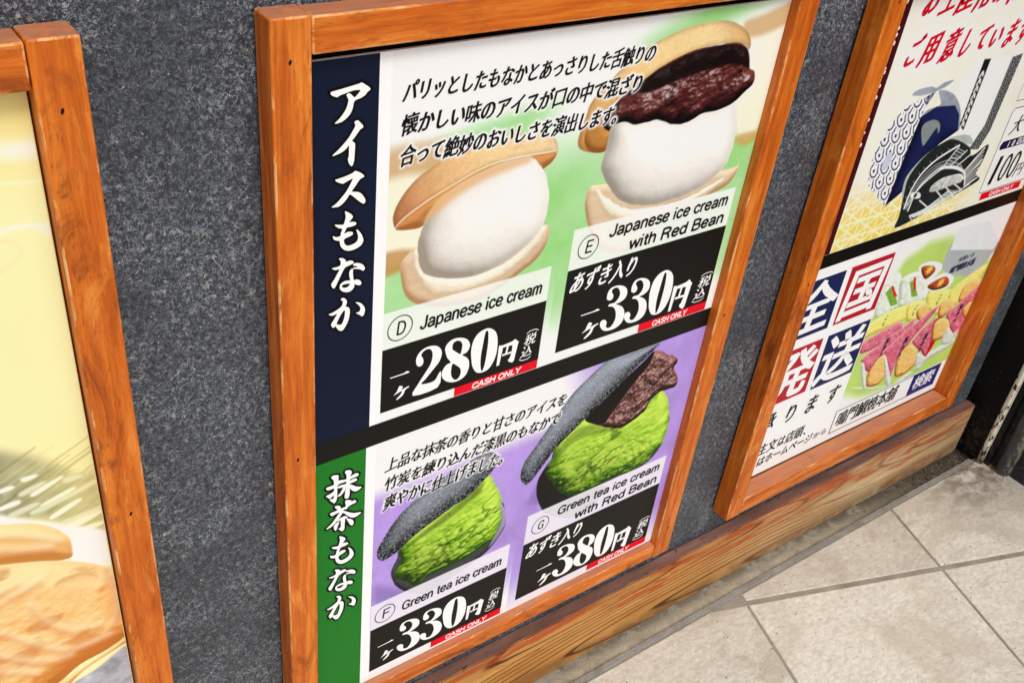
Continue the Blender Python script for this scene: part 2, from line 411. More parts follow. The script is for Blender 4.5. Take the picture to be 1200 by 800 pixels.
fback:9677,6268 9594,6590 9768,6815 9992,6951 10222,7028 10468,7083 10880,7032 11054,6860 10691,6925 10223,6869 9953,6700 9820,6504 9770,6207
f1:9846,6065 9853,6334 9961,6577 10176,6738 10432,6831 10705,6902
f2:9977,5993 10012,6321 10217,6506 10476,6599 10874,6522 11158,6382 11311,6136
f3:9890,6097 10078,6370 10410,6550 10525,6569
f4:10065,5888 10450,5931 10915,6132
f5:10185,5839 10643,5931 11219,6068
f6:10433,5848 10967,5991 11451,6129
f7:10476,6599 10719,6879
f8:10633,6548 10980,6771
f9:10815,6512 11135,6681
f10:11143,6406 11475,6723
f11:11257,6277 11539,6521
f12:11327,6111 11607,6207
f13:10188,6116 10524,5914
f14:10545,6209 10936,5932
f15:10759,6229 11142,5975
f16:10991,6224 11296,6052
eye:9934,6213 10161,6164 10108,6259 9883,6307
mouth:10379,6223 10382,6328 10623,6404 11037,6364 11188,6226 10931,6215 10618,6194
mouthb:10410,6550 10518,6580 10889,6498 11165,6370 11215,6264 11037,6364 10637,6380 10490,6305
card:11870,7213 12456,7245 12999,5958 11832,5820
card2:11847,7311 11816,7739 11861,8293 12474,7728
dai:12071,6792 12251,7070
pill:11925,6563 11985,6680 12670,6688 12824,6545 11958,6549
hyaku:11921,5936 12519,6425
hen:12759,5946 12847,6170
red3:11962,5692 11958,5793 13063,5797 13096,5666
rtx:12206,5719 12851,5742
grn:10267,4809 10434,5012 11718,4779 11669,4567 12928,4304 13205,2064 10726,2339 10049,2552 9671,3579 9889,4072 10151,4096
sil:11620,5025 11651,4555 11949,4351 12116,4288 12766,4092 13041,4256 13262,4544 13241,4658
silt:11667,5313 12617,5225 13212,4700 13159,4534 11704,4885
pk1:10110,4178 9991,4687 10208,4792 10434,4797 10694,4351 10729,4062 10256,3976
pk2:10611,4375 10551,4665 11019,4673 11412,4322 11510,3973 10843,4028
lb1:10219,4488 10332,4598 10713,4137 10522,4141
lb2:10815,4524 10933,4525 11243,4141 11063,4158
rd1:10314,4569 10363,4582 10615,4305 10520,4326
rd2:10889,4589 10945,4590 11104,4304 11029,4308
cup1:10919,4767 11236,4802 11632,4629 11623,4475 11330,4381
cup1i:11003,4745 11351,4686 11480,4548 11265,4451
cup2:11353,4339 11803,4426 12205,4228 12130,4049 11641,4098
cup2i:11436,4281 11853,4342 12076,4209 12055,4089 11676,4124
y1:10090,3656 10056,3915 10548,4045 11202,3992 11191,3743 10932,3677 10269,3670
y2:11132,3761 11085,4027 11571,3956 11819,3699 11699,3550 11262,3611
y3:11701,3771 11593,4094 12283,3969 12642,3642 12213,3467
y4:12278,3934 13056,4234 13177,4091 12661,3523
t0:11417,3783 11524,3861 11681,3851 11813,3664 11724,3504 11515,3606
t1:12181,3477 12116,3722 12290,3782 12511,3681 12656,3486 12510,3415 12332,3355
t2:12679,3669 12716,3958 13093,3965 13250,3809 13021,3646 12802,3557
p1:10008,3538 10166,3595 10967,3702 11155,3533 10718,3341 10167,3303
p2:10330,3061 10301,3221 11286,3566 11454,3625 11444,3367 10915,3050 10614,2771
p3:10868,3141 11980,3688 12064,3588 11632,3117 11413,2764 11441,2317 11148,2738
p4:11657,3070 12176,3441 12375,2914 12372,2495 12109,2724
p5:12472,3388 12765,3530 13212,3781 13302,3642 13259,2910 13128,2710 12680,3131
k1:12309,2935 12155,3295 12318,3378 12508,2870 12372,2495 12327,2811
h1:10716,2461 10644,2761 10748,2992 10944,3040 11240,2588 11154,2381 10970,2349
h2:11554,2377 11432,2679 11473,2938 11683,3023 12071,2697 12143,2472 11914,2310 11681,2303
h3:12337,2907 12182,3248 12332,3355 12609,3250 12806,3013 12749,2832 12484,2819
h4:13016,3301 13140,3458 13308,3369 13276,3064
h0:10049,2858 10029,3203 10188,3259 10387,3041 10455,2751 10284,2659
sv:10270,2586 10740,2413 11392,2214 11996,2158 12325,2531 12760,2628 13194,2648 13067,2485 12449,2408 12322,2247 11979,2286 11519,2167 10703,2387
sv1:10317,2990 10387,3041 10716,2461 10620,2457
sv2:10938,3004 11154,2775 11499,2256 11347,2250
sv3:12006,2719 12197,2615 12387,2470 12160,2345
sv4:12738,3034 13033,2821 13181,2854 13115,2592 12730,2678
w1:-1879,9207 -1759,9209 -1618,9196 -1628,9103 -1893,9128
w2:-1925,8944 -1805,8932 -1630,8914 -1629,8896 -1928,8928
w3:-1986,8598 -1859,8607 -1641,8563 -1646,8451 -1781,8562 -1991,8569
w4:-2001,8512 -1919,8497 -1865,8413 -1905,8330 -2047,8248 -2040,8286 -1925,8336 -1892,8407 -1935,8470 -2005,8487
w5:-1816,8480 -1649,8433 -1631,8408 -1756,8447 -1820,8454
mat:-2458,6695 -2193,6597 -1977,6415 -1780,6182 -1652,6161 -1648,5441 -1979,5710 -2211,5884 -2570,6083
cloth:-2567,6100 -2304,5931 -1981,5691 -1637,5415 -1626,5032 -1792,5081 -2044,5263
cakeb:-2682,5993 -2452,5931 -2219,5832 -2060,5693 -1965,5525 -1959,5381 -2000,5280 -2292,5380 -2760,5581
cake:-2875,5607 -2529,5491 -2166,5342 -1917,5193 -1715,5017 -1619,4854 -1607,4580 -1622,4313 -1630,4032 -1822,3914 -2101,3858 -2327,3720 -2628,3641 -3180,4052
fin:-2327,3720 -2110,3790 -1825,3892 -1635,3987 -1637,3915 -1800,3850 -2086,3749 -2287,3591
sh:-2287,3591 -1972,3694 -1631,3837 -1650,3235 -1914,3424
ring:-2159,5035 -2072,5070 -1907,5061 -1805,4982 -1789,4886 -1908,4846 -2043,4882 -2142,4962
s1:-2222,6348 -2113,6341 -2105,6312 -2206,6298
s2:-2167,6160 -1940,6237 -1932,6208 -2149,6115
s3:-2115,6006 -1873,6077 -1852,6041 -2096,5967
s4:-2063,5848 -1842,5931 -1820,5894 -2044,5801
s5:-2388,6300 -2303,6303 -2292,6266 -2395,6258
s6:-2420,6118 -2283,6132 -2278,6085 -2427,6077
s7:-1954,5697 -1679,5736 -1658,5686 -1884,5622
s8:-1862,5591 -1657,5587 -1662,5549 -1788,5533
rimD:1193,7868 1260,7935 1376,8003 1572,8094 1772,8169 1975,8245 2184,8296 2400,8314 2624,8312 2855,8301 2948,8304
wmD:1496,7861 1586,8048 1773,8159 1977,8231 2228,8288 2490,8305 2649,8295 2635,8232 2414,8200 2114,8141 1846,8042 1646,7926
kF2:2839,3625 2927,3477 2973,3205 2894,3028 2755,2880 2852,3122 2886,3356
dF:1458,3507 1695,3670 2126,3878 2504,4104 2562,4110 2517,3982 2165,3751 1808,3628 1538,3532
dG:3545,3921 3831,4312 4161,4354 4736,4043 4159,4169 3861,4137 3670,3945
r1:-2779,4943 -2613,5009 -2447,5069 -2279,5126
r2:-2387,4871 -2337,4675 -2217,4456 -2067,4313 -1868,4270
r3:-2807,4789 -2586,4558 -2383,4288 -2130,4071 -1803,4071
r4:-2851,4554 -2589,4217 -2336,4044 -2169,4002
r5:-1717,4997 -1652,4697 -1668,4388 -1756,4208
r6:-2910,4231 -2663,4104 -2466,3941
r7:-2752,5093 -2587,5160 -2457,5167
r8:-2614,5846 -2385,5745 -2200,5629 -2036,5502
r9:-2642,5690 -2367,5552 -2148,5462
q1:-2197,5972 -1935,6013 -1661,6091 -1639,6051 -1915,5966 -2180,5918
q2:-2364,6017 -2160,6046 -2146,6003 -2335,5966
q3:-2028,5735 -1785,5761 -1634,5772 -1632,5724 -1791,5713 -1995,5687
q4:-2258,6204 -2078,6246 -2063,6210 -2237,6154
q5:-1907,6204 -1779,6189 -1768,6155 -1902,6146""".strip().split('\n'):
    k, pts = ln.split(':')
    TR[k] = np.array([[float(q) / 10 for q in w.split(',')] for w in pts.split()])

def smooth(p, n=4, closed=True):
    """Catmull-Rom through the points"""
    p = np.asarray(p, float)
    out = []
    N = len(p)
    for i in range(N if closed else N - 1):
        a, b, c, d = (p[(i - 1) % N], p[i], p[(i + 1) % N], p[(i + 2) % N]) if closed else (p[max(i - 1, 0)], p[i], p[i + 1], p[min(i + 2, N - 1)])
        for k in range(n):
            t = k / n
            out.append(0.5 * ((2 * b) + (c - a) * t + (2 * a - 5 * b + 4 * c - d) * t * t + (3 * b - a - 3 * c + d) * t ** 3))
    if not closed: out.append(p[-1])
    return np.array(out)

def to_mesh(name, V, F, y):
    """V (n,2) mm, F index tuples -> flat mesh at depth y facing -Y"""
    me = bpy.data.meshes.new(name)
    V = np.asarray(V, float) / 1000.0
    F2 = []
    for f in F:
        p = V[list(f)]
        ar = sum(p[i][0] * p[(i + 1) % len(p)][1] - p[(i + 1) % len(p)][0] * p[i][1] for i in range(len(p)))
        F2.append(tuple(f) if ar > 0 else tuple(reversed(f)))
    me.from_pydata([(a, y[i], b) for i, (a, b) in enumerate(V)], [], F2)
    return me

class Flat:
    """collects flat shapes into one mesh"""
    def __init__(s): s.V, s.F, s.D, s.k = [], [], [], 0
    def add(s, V, F):
        o = len(s.V)
        s.k += 1
        s.D += [(s.k % 40) * 2e-6] * len(V)
        s.V += [tuple(v) for v in V]
        s.F += [tuple(i + o for i in f) for f in F]
        return s
    def poly(s, outer, *holes):
        loops = [[Vector((a, b, 0)) for a, b in l] for l in (outer,) + holes]
        tris = tessellate_polygon(loops)
        return s.add([(v.x, v.y) for l in loops for v in l], tris)
    def rect(s, x0, z0, x1, z1): return s.add([(x0, z0), (x1, z0), (x1, z1), (x0, z1)], [(0, 1, 2, 3)])
    def frame(s, q, w):
        """outline of a polygon q, line width w"""
        n = len(q)
        q = np.asarray(q, float)
        for i in range(n):
            s.line([q[i], q[(i + 1) % n]], w, 1.0)
        return s
    def line(s, pts, w, cap_end=0.0):
        pts = np.asarray(pts, float)
        L, R = [], []
        n = len(pts)
        for i in range(n):
            d = pts[min(i + 1, n - 1)] - pts[max(i - 1, 0)]
            d = d / (np.hypot(*d) + 1e-9)
            nn = np.array([-d[1], d[0]])
            e = (-d * (i == 0) + d * (i == n - 1)) * w * 0.5 * cap_end
            L.append(pts[i] + nn * w / 2 + e); R.append(pts[i] - nn * w / 2 + e)
        return s.add(L + R, [(i, i + 1, n + i + 1, n + i) for i in range(n - 1)])
    def ring(s, cx, cz, rx, rz, w, n=40, shear=0.0):
        a = np.linspace(0, 2 * math.pi, n, endpoint=False)
        o = [(cx + (rx + w / 2) * math.cos(t) + shear * rz * math.sin(t), cz + (rz + w / 2) * math.sin(t)) for t in a]
        i = [(cx + (rx - w / 2) * math.cos(t) + shear * rz * math.sin(t), cz + (rz - w / 2) * math.sin(t)) for t in a]
        return s.add(o + i, [(k, (k + 1) % n, n + (k + 1) % n, n + k) for k in range(n)])
    def halo(s, outline, w):
        """broad outline round a loop: a band along each edge and a disc at each corner"""
        p = np.asarray(outline, float)
        for i in range(len(p)):
            a, b = p[i], p[(i + 1) % len(p)]
            d = b - a
            if np.hypot(*d) < 1e-6: continue
            d = d / np.hypot(*d)
            nn = np.array([-d[1], d[0]]) * w
            s.add([a + nn, a - nn, b - nn, b + nn], [(0, 1, 2, 3)])
            s.add([a + w * np.array([math.cos(t), math.sin(t)]) for t in np.linspace(0, 2 * math.pi, 8, endpoint=False)], [tuple(range(8))])
        return s
    def build(s, name, y, mat, parent):
        me = to_mesh(name, s.V, s.F, [y - d for d in s.D])
        p = parent
        off = Vector((0, 0, 0))
        while p is not None:
            off += p.location; p = p.parent
        return link_obj(name, me, mat, parent, -off)

# ------------------------------------------------------------------ lettering from the built-in typeface
GL = {}
def glyph(txt):
    """outline mesh of a string, em = 1: vertices, triangles, outward normal at every outline vertex"""
    if txt in GL: return GL[txt]
    cu = bpy.data.curves.new('t', 'FONT')
    cu.body = txt
    cu.resolution_u = 3
    o = bpy.data.objects.new('t', cu)
    C.objects.link(o)
    dg = bpy.context.evaluated_depsgraph_get()
    dg.update()
    me = bpy.data.meshes.new_from_object(o.evaluated_get(dg))
    n = len(me.vertices)
    V = np.zeros(n * 3); me.vertices.foreach_get('co', V); V = V.reshape(-1, 3)[:, :2].copy()
    F = [tuple(p.vertices) for p in me.polygons]
    bpy.data.objects.remove(o); bpy.data.curves.remove(cu); bpy.data.meshes.remove(me)
    # outline vertices are doubled between glyph contours only; merge by position
    key = {}
    idx = [key.setdefault((round(a, 5), round(b, 5)), len(key)) for a, b in V]
    W = np.zeros((len(key), 2))
    for i, j in enumerate(idx): W[j] = V[i]
    F = [tuple(idx[i] for i in f) for f in F]
    F = [f for f in F if len(set(f)) == len(f)]
    cnt = {}
    for f in F:
        for i in range(len(f)):
            a, b = f[i], f[(i + 1) % len(f)]
            cnt.setdefault((min(a, b), max(a, b)), []).append(f)
    N = np.zeros_like(W)
    E = []
    for (a, b), fs in cnt.items():
        if len(fs) != 1: continue
        d = W[b] - W[a]
        nn = np.array([d[1], -d[0]]); nn /= np.hypot(*nn) + 1e-12
        cen = W[list(fs[0])].mean(0)
        if nn @ (cen - (W[a] + W[b]) / 2) > 0: nn = -nn
        N[a] += nn; N[b] += nn
        E.append((a, b))
    L = np.hypot(N[:, 0], N[:, 1])
    N = np.where(L[:, None] > 0.3, N / np.maximum(L, 0.3)[:, None], 0)
    GL[txt] = (W, F, N, E)
    return GL[txt]

KANA_S = 0.88
def is_kana(c): return 0x3040 <= ord(c) <= 0x30ff and c != 'ー'
def brush_line(fl, txt, x0, x1, zb, zt, shear=0.2, rise=0.10, fat=0.014, thin=0.006, kana=KANA_S, step=None):
    """a line of Japanese set glyph by glyph: strokes thicker across than along, rising to the right"""
    n = len(txt)
    w = (x1 - x0) / n
    h = (zt - zb) / 0.92
    for i, ch in enumerate(txt):
        if ch == '\u3000': continue
        W, F, N, E = glyph(ch)
        P = W + N * np.array([fat, thin])
        k = kana if is_kana(ch) else 1.0
        c = np.array([0.5, 0.38])
        Q = (P - c) * k
        Q[:, 1] += rise * Q[:, 0]
        X = x0 + (i + 0.5) * w + Q[:, 0] * w * 1.04 + shear * Q[:, 1] * h
        Zz = (zb + zt) / 2 + Q[:, 1] * h
        if ch in '。、': pass
        fl.add(np.stack([X, Zz], 1), F)
    return fl

def brush_column(fl, txt, xc, w, zt, zb, shear=0.15, rise=0.06, fat=0.014, thin=0.004):
    n = len(txt); h = (zt - zb) / n
    for i, ch in enumerate(txt):
        W, F, N, E = glyph(ch)
        Q = W + N * np.array([fat, thin]) - np.array([0.5, 0.38])
        Q[:, 1] += rise * Q[:, 0]
        zc = zt - (i + 0.5) * h
        fl.add(np.stack([xc + Q[:, 0] * w + shear * (Q[:, 1] * h + zc - (zt + zb) / 2), zc + Q[:, 1] * h * 1.05], 1), F)
    return fl

SANS = {   # plain grotesque capitals and small letters as pen strokes: advance, then strokes ('~' curved, '-' straight)
'J': '.52 ~.40,1 .40,.7 .40,.28 .34,.1 .22,.05 .1,.1 .06,.28',
'a': '.58 ~.46,.40 .30,.38 .14,.33 .07,.2 .13,.09 .25,.06 .40,.13 .46,.28 ~.10,.52 .16,.64 .28,.68 .41,.63 .46,.52 -.46,.52 .46,.14 .50,.03',
'p': '.60 -.09,-.22 .09,.71 ~.09,.37 .13,.58 .28,.68 .43,.60 .49,.37 .43,.14 .28,.06 .13,.15 .09,.37',
'd': '.58 -.47,0 .47,1 ~.47,.37 .43,.58 .28,.68 .13,.60 .07,.37 .13,.14 .28,.06 .43,.15 .47,.37',
'n': '.57 -.09,0 .09,.71 ~.09,.45 .16,.62 .30,.68 .42,.62 .45,.48 -.45,.50 .45,0',
'h': '.57 -.09,0 .09,1 ~.09,.45 .16,.62 .30,.68 .42,.62 .45,.48 -.45,.50 .45,0',
'e': '.57 -.08,.38 .49,.38 ~.49,.38 .46,.56 .36,.67 .24,.67 .12,.58 .07,.38 .11,.17 .23,.06 .37,.07 .48,.2',
's': '.51 ~.43,.54 .36,.65 .24,.68 .12,.62 .10,.51 .18,.42 .34,.36 .43,.28 .43,.15 .34,.07 .22,.06 .10,.11 .06,.21',
'i': '.24 -.10,0 .10,.71 -.10,.87 .10,1', 'c': '.53 ~.46,.50 .38,.64 .25,.68 .12,.58 .07,.37 .12,.16 .25,.06 .38,.09 .47,.24',
'r': '.36 -.09,0 .09,.71 ~.09,.42 .15,.60 .25,.67 .35,.66',
'm': '.82 -.09,0 .09,.71 ~.09,.5 .15,.63 .27,.68 .37,.62 .39,.5 -.39,.5 .39,0 ~.39,.5 .46,.63 .57,.68 .67,.62 .69,.5 -.69,.5 .69,0',
'w': '.72 -.03,.71 .18,.03 .35,.66 .52,.03 .67,.71', 't': '.32 -.15,.92 .15,.2 ~.15,.2 .18,.08 .30,.06 -.02,.66 .29,.66',
'R': '.74 -.1,0 .1,1 ~.1,.94 .40,.94 .56,.86 .60,.72 .54,.58 .40,.51 .1,.51 -.38,.51 .52,.36 .60,0',
'B': '.68 -.1,0 .1,1 ~.1,.94 .38,.94 .52,.87 .54,.74 .48,.58 .38,.53 .1,.53 ~.36,.53 .52,.48 .59,.32 .55,.14 .42,.06 .1,.06',
'G': '.78 ~.64,.70 .56,.86 .38,.94 .20,.87 .09,.68 .08,.40 .16,.16 .34,.06 .52,.09 .64,.22 -.64,.05 .64,.46 .40,.46',
'D': '.72 -.1,0 .1,1 ~.1,.94 .36,.94 .55,.82 .63,.60 .62,.38 .54,.17 .36,.06 .1,.06',
'E': '.66 -.1,0 .1,1 -.1,.94 .60,.94 -.1,.52 .56,.52 -.1,.06 .62,.06', 'F': '.62 -.1,0 .1,1 -.1,.94 .60,.94 -.1,.52 .54,.52',
'C': '.74 ~.66,.68 .58,.86 .40,.94 .2,.86 .09,.66 .09,.35 .2,.13 .40,.06 .58,.14 .67,.34', 'A': '.68 -.02,0 .33,.97 .64,0 -.14,.35 .52,.35',
'S': '.68 ~.56,.72 .50,.87 .34,.94 .17,.88 .10,.72 .18,.58 .36,.51 .52,.43 .60,.28 .52,.12 .34,.05 .16,.11 .07,.28',
'H': '.72 -.1,0 .1,1 -.6,0 .6,1 -.1,.52 .6,.52', 'O': '.80 ~.40,.94 .18,.86 .08,.5 .18,.14 .40,.06 .62,.14 .72,.5 .62,.86 .40,.94',
'N': '.72 -.1,0 .1,1 -.1,.97 .58,.03 -.58,0 .58,1', 'L': '.58 -.1,0 .1,1 -.1,.06 .55,.06', 'Y': '.66 -.03,1 .33,.48 .63,1 -.33,.5 .33,0'}
def latin(fl, txt, x0, x1, zb, cap, shear=0.2, wt=0.125):
    """a line of roman letters fitted between x0 and x1, capitals `cap` high standing on zb"""
    adv = sum(0.30 if c == ' ' else float(SANS[c].split()[0]) for c in txt) - 0.1
    sx = (x1 - x0 - shear * cap) / adv
    pen = 0.0
    for c in txt:
        if c == ' ':
            pen += 0.30; continue
        w_ = SANS[c].split()
        strokes = []
        for t in w_[1:]:
            if t[0] in '~-' and not (t[0] == '-' and strokes and False):
                if t[0] == '~' or t[0] == '-': strokes.append((t[0], []))
                t = t[1:]
            strokes[-1][1].append([float(q) for q in t.split(',')])
        for kd, pts in strokes:
            p = np.array(pts)
            if kd == '~': p = smooth(p, 4, False)
            q = np.stack([x0 + (pen + p[:, 0]) * sx + shear * p[:, 1] * cap, zb + p[:, 1] * cap], 1)
            sharp = kd == '-' and len(q) > 2
            for a_, b_ in (zip(q[:-1], q[1:]) if sharp else [(None, None)]):
                fl.line(q if a_ is None else [a_, b_], wt * (0.5 * sx + 0.5 * cap), cap_end=(kd == '-' and c in 'AYNwv') * 0.3)
        pen += float(w_[0])
    return fl

# ------------------------------------------------------------------ printed photographs: a fine grid of coloured points
def vnoise(x, y, seed):
    r = np.random.default_rng(seed).random((128, 128))
    xi, yi = np.floor(x).astype(int), np.floor(y).astype(int)
    fx, fy = x - xi, y - yi
    fx, fy = fx * fx * (3 - 2 * fx), fy * fy * (3 - 2 * fy)
    a, b = r[yi % 128, xi % 128], r[yi % 128, (xi + 1) % 128]
    c, d = r[(yi + 1) % 128, xi % 128], r[(yi + 1) % 128, (xi + 1) % 128]
    return (a * (1 - fx) + b * fx) * (1 - fy) + (c * (1 - fx) + d * fx) * fy

def fbm(x, y, scale, seed=1, oct=4, gain=0.5):
    s, a, t = 0, 1.0, 0
    for k in range(oct):
        s = s + a * vnoise(x / scale * 2 ** k + 17.3 * k, y / scale * 2 ** k + 9.1 * k, seed + k)
        t += a; a *= gain
    return s / t

def blur(a, s):
    if s < 0.3: return a
    r = int(3 * s) + 1
    k = np.exp(-0.5 * (np.arange(-r, r + 1) / s) ** 2); k /= k.sum()
    for ax in (0, 1):
        p = [(0, 0)] * a.ndim; p[ax] = (r, r)
        b = np.pad(a, p, mode='edge')
        out = np.zeros_like(a)
        n = a.shape[ax]
        for i, w in enumerate(k):
            out += w * (b[i:i + n] if ax == 0 else b[:, i:i + n])
        a = out
    return a

def sst(a, b, x):
    t = np.clip((x - a) / (b - a), 0, 1)
    return t * t * (3 - 2 * t)

class Canvas:
    def lid(s, p, stops, ang, tex=0.10, ts=2.4, seed=1, soft=0.6, edge_dark=0.25, ew=5.0):
        p = smooth(TR[p], 4)
        w = s.win(p, 3)
        d = s.sd(p, w)
        u = s.X[w] * math.cos(ang) + s.Z[w] * math.sin(ang)
        uu = p[:, 0] * math.cos(ang) + p[:, 1] * math.sin(ang)
        t = (u - uu.min()) / (uu.max() - uu.min())
        col = np.stack([np.interp(t, [q[0] for q in stops], [lin(q[1])[k] for q in stops]) for k in range(3)], -1)
        n1 = fbm(s.X[w], s.Z[w], ts, seed, 3, 0.7) - 0.5
        n2 = fbm(s.X[w], s.Z[w], ts * 9, seed + 5, 3) - 0.5
        col = col * (1 + tex * 2 * n1 + tex * 1.5 * n2)[..., None]
        vn = -s.X[w] * math.sin(ang) + s.Z[w] * math.cos(ang)
        col = col * (1 - edge_dark * sst(ew, 0, d))[..., None]
        s.put(w, sst(-soft, soft, d), np.clip(col, 0, 0.86))

    def __init__(s, x0, z0, x1, z1, res, col=(255, 255, 255)):
        s.nx, s.nz = int(round((x1 - x0) / res)) + 1, int(round((z1 - z0) / res)) + 1
        s.x0, s.z0, s.x1, s.z1 = x0, z0, x1, z1
        s.rx, s.rz = (x1 - x0) / (s.nx - 1), (z1 - z0) / (s.nz - 1)
        s.X, s.Z = np.meshgrid(np.linspace(x0, x1, s.nx), np.linspace(z0, z1, s.nz))
        s.c = np.tile(lin(col).reshape(1, 1, 3), (s.nz, s.nx, 1))
    def win(s, p, pad):
        a, b = p.min(0) - pad, p.max(0) + pad
        i0, i1 = int(max(0, (a[0] - s.x0) / s.rx)), int(min(s.nx, (b[0] - s.x0) / s.rx + 2))
        j0, j1 = int(max(0, (a[1] - s.z0) / s.rz)), int(min(s.nz, (b[1] - s.z0) / s.rz + 2))
        return slice(j0, max(j0, j1)), slice(i0, max(i0, i1))
    def sd(s, p, w):
        """signed distance, positive inside"""
        X, Z = s.X[w], s.Z[w]
        d = np.full(X.shape, 1e9); ins = np.zeros(X.shape, bool)
        for i in range(len(p)):
            a, b = p[i], p[(i + 1) % len(p)]
            e = b - a
            L = e @ e
            if L < 1e-12: continue
            t = np.clip(((X - a[0]) * e[0] + (Z - a[1]) * e[1]) / L, 0, 1)
            d = np.minimum(d, (X - a[0] - t * e[0]) ** 2 + (Z - a[1] - t * e[1]) ** 2)
            if a[1] != b[1]:
                c = ((a[1] > Z) != (b[1] > Z)) & (X < (b[0] - a[0]) * (Z - a[1]) / (b[1] - a[1]) + a[0])
                ins ^= c
        d = np.sqrt(d)
        return np.where(ins, d, -d)
    def put(s, w, cov, col):
        s.c[w] = s.c[w] * (1 - cov[..., None]) + col * cov[..., None]
    def fill(s, p, col, soft=0.6, alpha=1.0, smoothn=4, vary=0.0, vs=6, seed=3, edge=0.0):
        p = TR[p] if isinstance(p, str) else np.asarray(p, float)
        if smoothn: p = smooth(p, smoothn)
        w = s.win(p, soft * 2 + 2 + edge * 2)
        if s.X[w].size == 0: return
        d = s.sd(p, w)
        if edge: d = d + edge * (fbm(s.X[w], s.Z[w], 3.0, seed + 40, 3) - 0.5) * 2
        cov = sst(-soft, soft, d) * alpha
        c = lin(col).reshape(1, 1, 3)
        if vary: c = c * (1 + vary * 2 * (fbm(s.X[w], s.Z[w], vs, seed) - 0.5))[..., None]
        s.put(w, cov, c)
    def blob(s, p, dark, light, R=15, bump=0.5, bs=6, seed=1, L=(0.35, 0.75, 0.75), soft=0.6, hb=2.0, amb=0.0, spec=0.0, sp=12, oct=4, gain=0.55,
             smoothn=4, edge=0.0, alpha=1.0, speck=None, gamma=1.0, mid=None, rot=0.0, st=1.0, big=0.0, fall=None, crev=None, lump=None):
        """an organic shape printed as a photograph of a rounded, rough thing"""
        p = TR[p] if isinstance(p, str) else np.asarray(p, float)
        if smoothn: p = smooth(p, smoothn)
        w = s.win(p, 4 + edge)
        if s.X[w].size == 0: return
        X, Z = s.X[w], s.Z[w]
        d = s.sd(p, w)
        if edge: d = d + edge * (fbm(X, Z, bs * 0.8, seed + 50, 3) - 0.5) * 2
        q = 1 - np.clip(d / R, 0, 1)
        h = blur(R * np.sqrt(np.clip(1 - q * q, 0, 1)), hb / s.rx)
        U, W_ = X * math.cos(rot) + Z * math.sin(rot), -X * math.sin(rot) + Z * math.cos(rot)
        h = h + bump * (fbm(U / st, W_, bs, seed, oct, gain) - 0.5) * 2
        if big: h = h + big * np.abs(fbm(U / st, W_, bs * 2.6, seed + 9, 2) - 0.5) * 2
        if lump:
            for ls, la in lump:
                h = h + la * (np.abs(fbm(U / 1.5, W_, ls, seed + 61, 3, 0.5) - 0.5) * 2) ** 0.7 * sst(-0.15, 0.55, 0.62 - (Z - Z.min()) / (Z.max() - Z.min() + 1e-6) + 0.8 * (fbm(X, Z, ls * 2.5, seed + 71, 2) - 0.5))
        gz, gx = np.gradient(h, s.rz, s.rx)
        n = np.stack([-gx, -gz, np.ones_like(gx)], -1); n /= np.linalg.norm(n, axis=-1, keepdims=True)
        l = np.array(L, float); l /= np.linalg.norm(l)
        t = np.clip(amb + (1 - amb) * (n @ l), 0, 1) ** gamma
        a, b = lin(dark), lin(light)
        if mid is not None:
            m_ = lin(mid)
            col = np.where(t[..., None] < 0.5, a + (m_ - a) * (t * 2)[..., None], m_ + (b - m_) * (t * 2 - 1)[..., None])
        else:
            col = a + (b - a) * t[..., None]
        if crev:
            cs, ca, cd = crev
            rg = 1 - np.abs(fbm(U / st, W_, cs, seed + 21, 3) - 0.5) * 2
            k = sst(0.86, 0.97, rg) * ca * sst(0.42, 0.6, fbm(X, Z, cs * 2, seed + 31, 2) + cd * (0.5 - (Z - Z.min()) / (Z.max() - Z.min() + 1e-6)))
            col = col * (1 - k[..., None])
        if fall:
            uf = X * math.cos(fall[0]) + Z * math.sin(fall[0]); up = p[:, 0] * math.cos(fall[0]) + p[:, 1] * math.sin(fall[0])
            col = col * (fall[1] + (1 - fall[1]) * sst(0.0, fall[2], (uf - up.min()) / (up.max() - up.min())))[..., None]
        if spec:
            hv = l + np.array([0, 0, 1.0]); hv /= np.linalg.norm(hv)
            col = col + spec * (np.clip(n @ hv, 0, 1) ** sp)[..., None]
        if speck is not None:
            sc, th, amt, cs = speck
            k = sst(th, th + 0.08, fbm(X, Z, sc, seed + 77, 2)) * amt
            col = col * (1 - k[..., None]) + lin(cs) * k[..., None]
        s.put(w, sst(-soft, soft, d) * alpha, np.clip(col, 0, 0.87))
    def line(s, p, wid, col, alpha=1.0, soft=0.5, smoothn=5):
        p = TR[p] if isinstance(p, str) else np.asarray(p, float)
        if smoothn and len(p) > 2: p = smooth(p, smoothn, False)
        w = s.win(p, wid + 2)
        if s.X[w].size == 0: return
        X, Z = s.X[w], s.Z[w]
        d = np.full(X.shape, 1e9)
        for i in range(len(p) - 1):
            a, e = p[i], p[i + 1] - p[i]
            t = np.clip(((X - a[0]) * e[0] + (Z - a[1]) * e[1]) / (e @ e + 1e-12), 0, 1)
            d = np.minimum(d, (X - a[0] - t * e[0]) ** 2 + (Z - a[1] - t * e[1]) ** 2)
        s.put(w, sst(wid / 2 + soft, wid / 2 - soft, np.sqrt(d)) * alpha, lin(col).reshape(1, 1, 3))
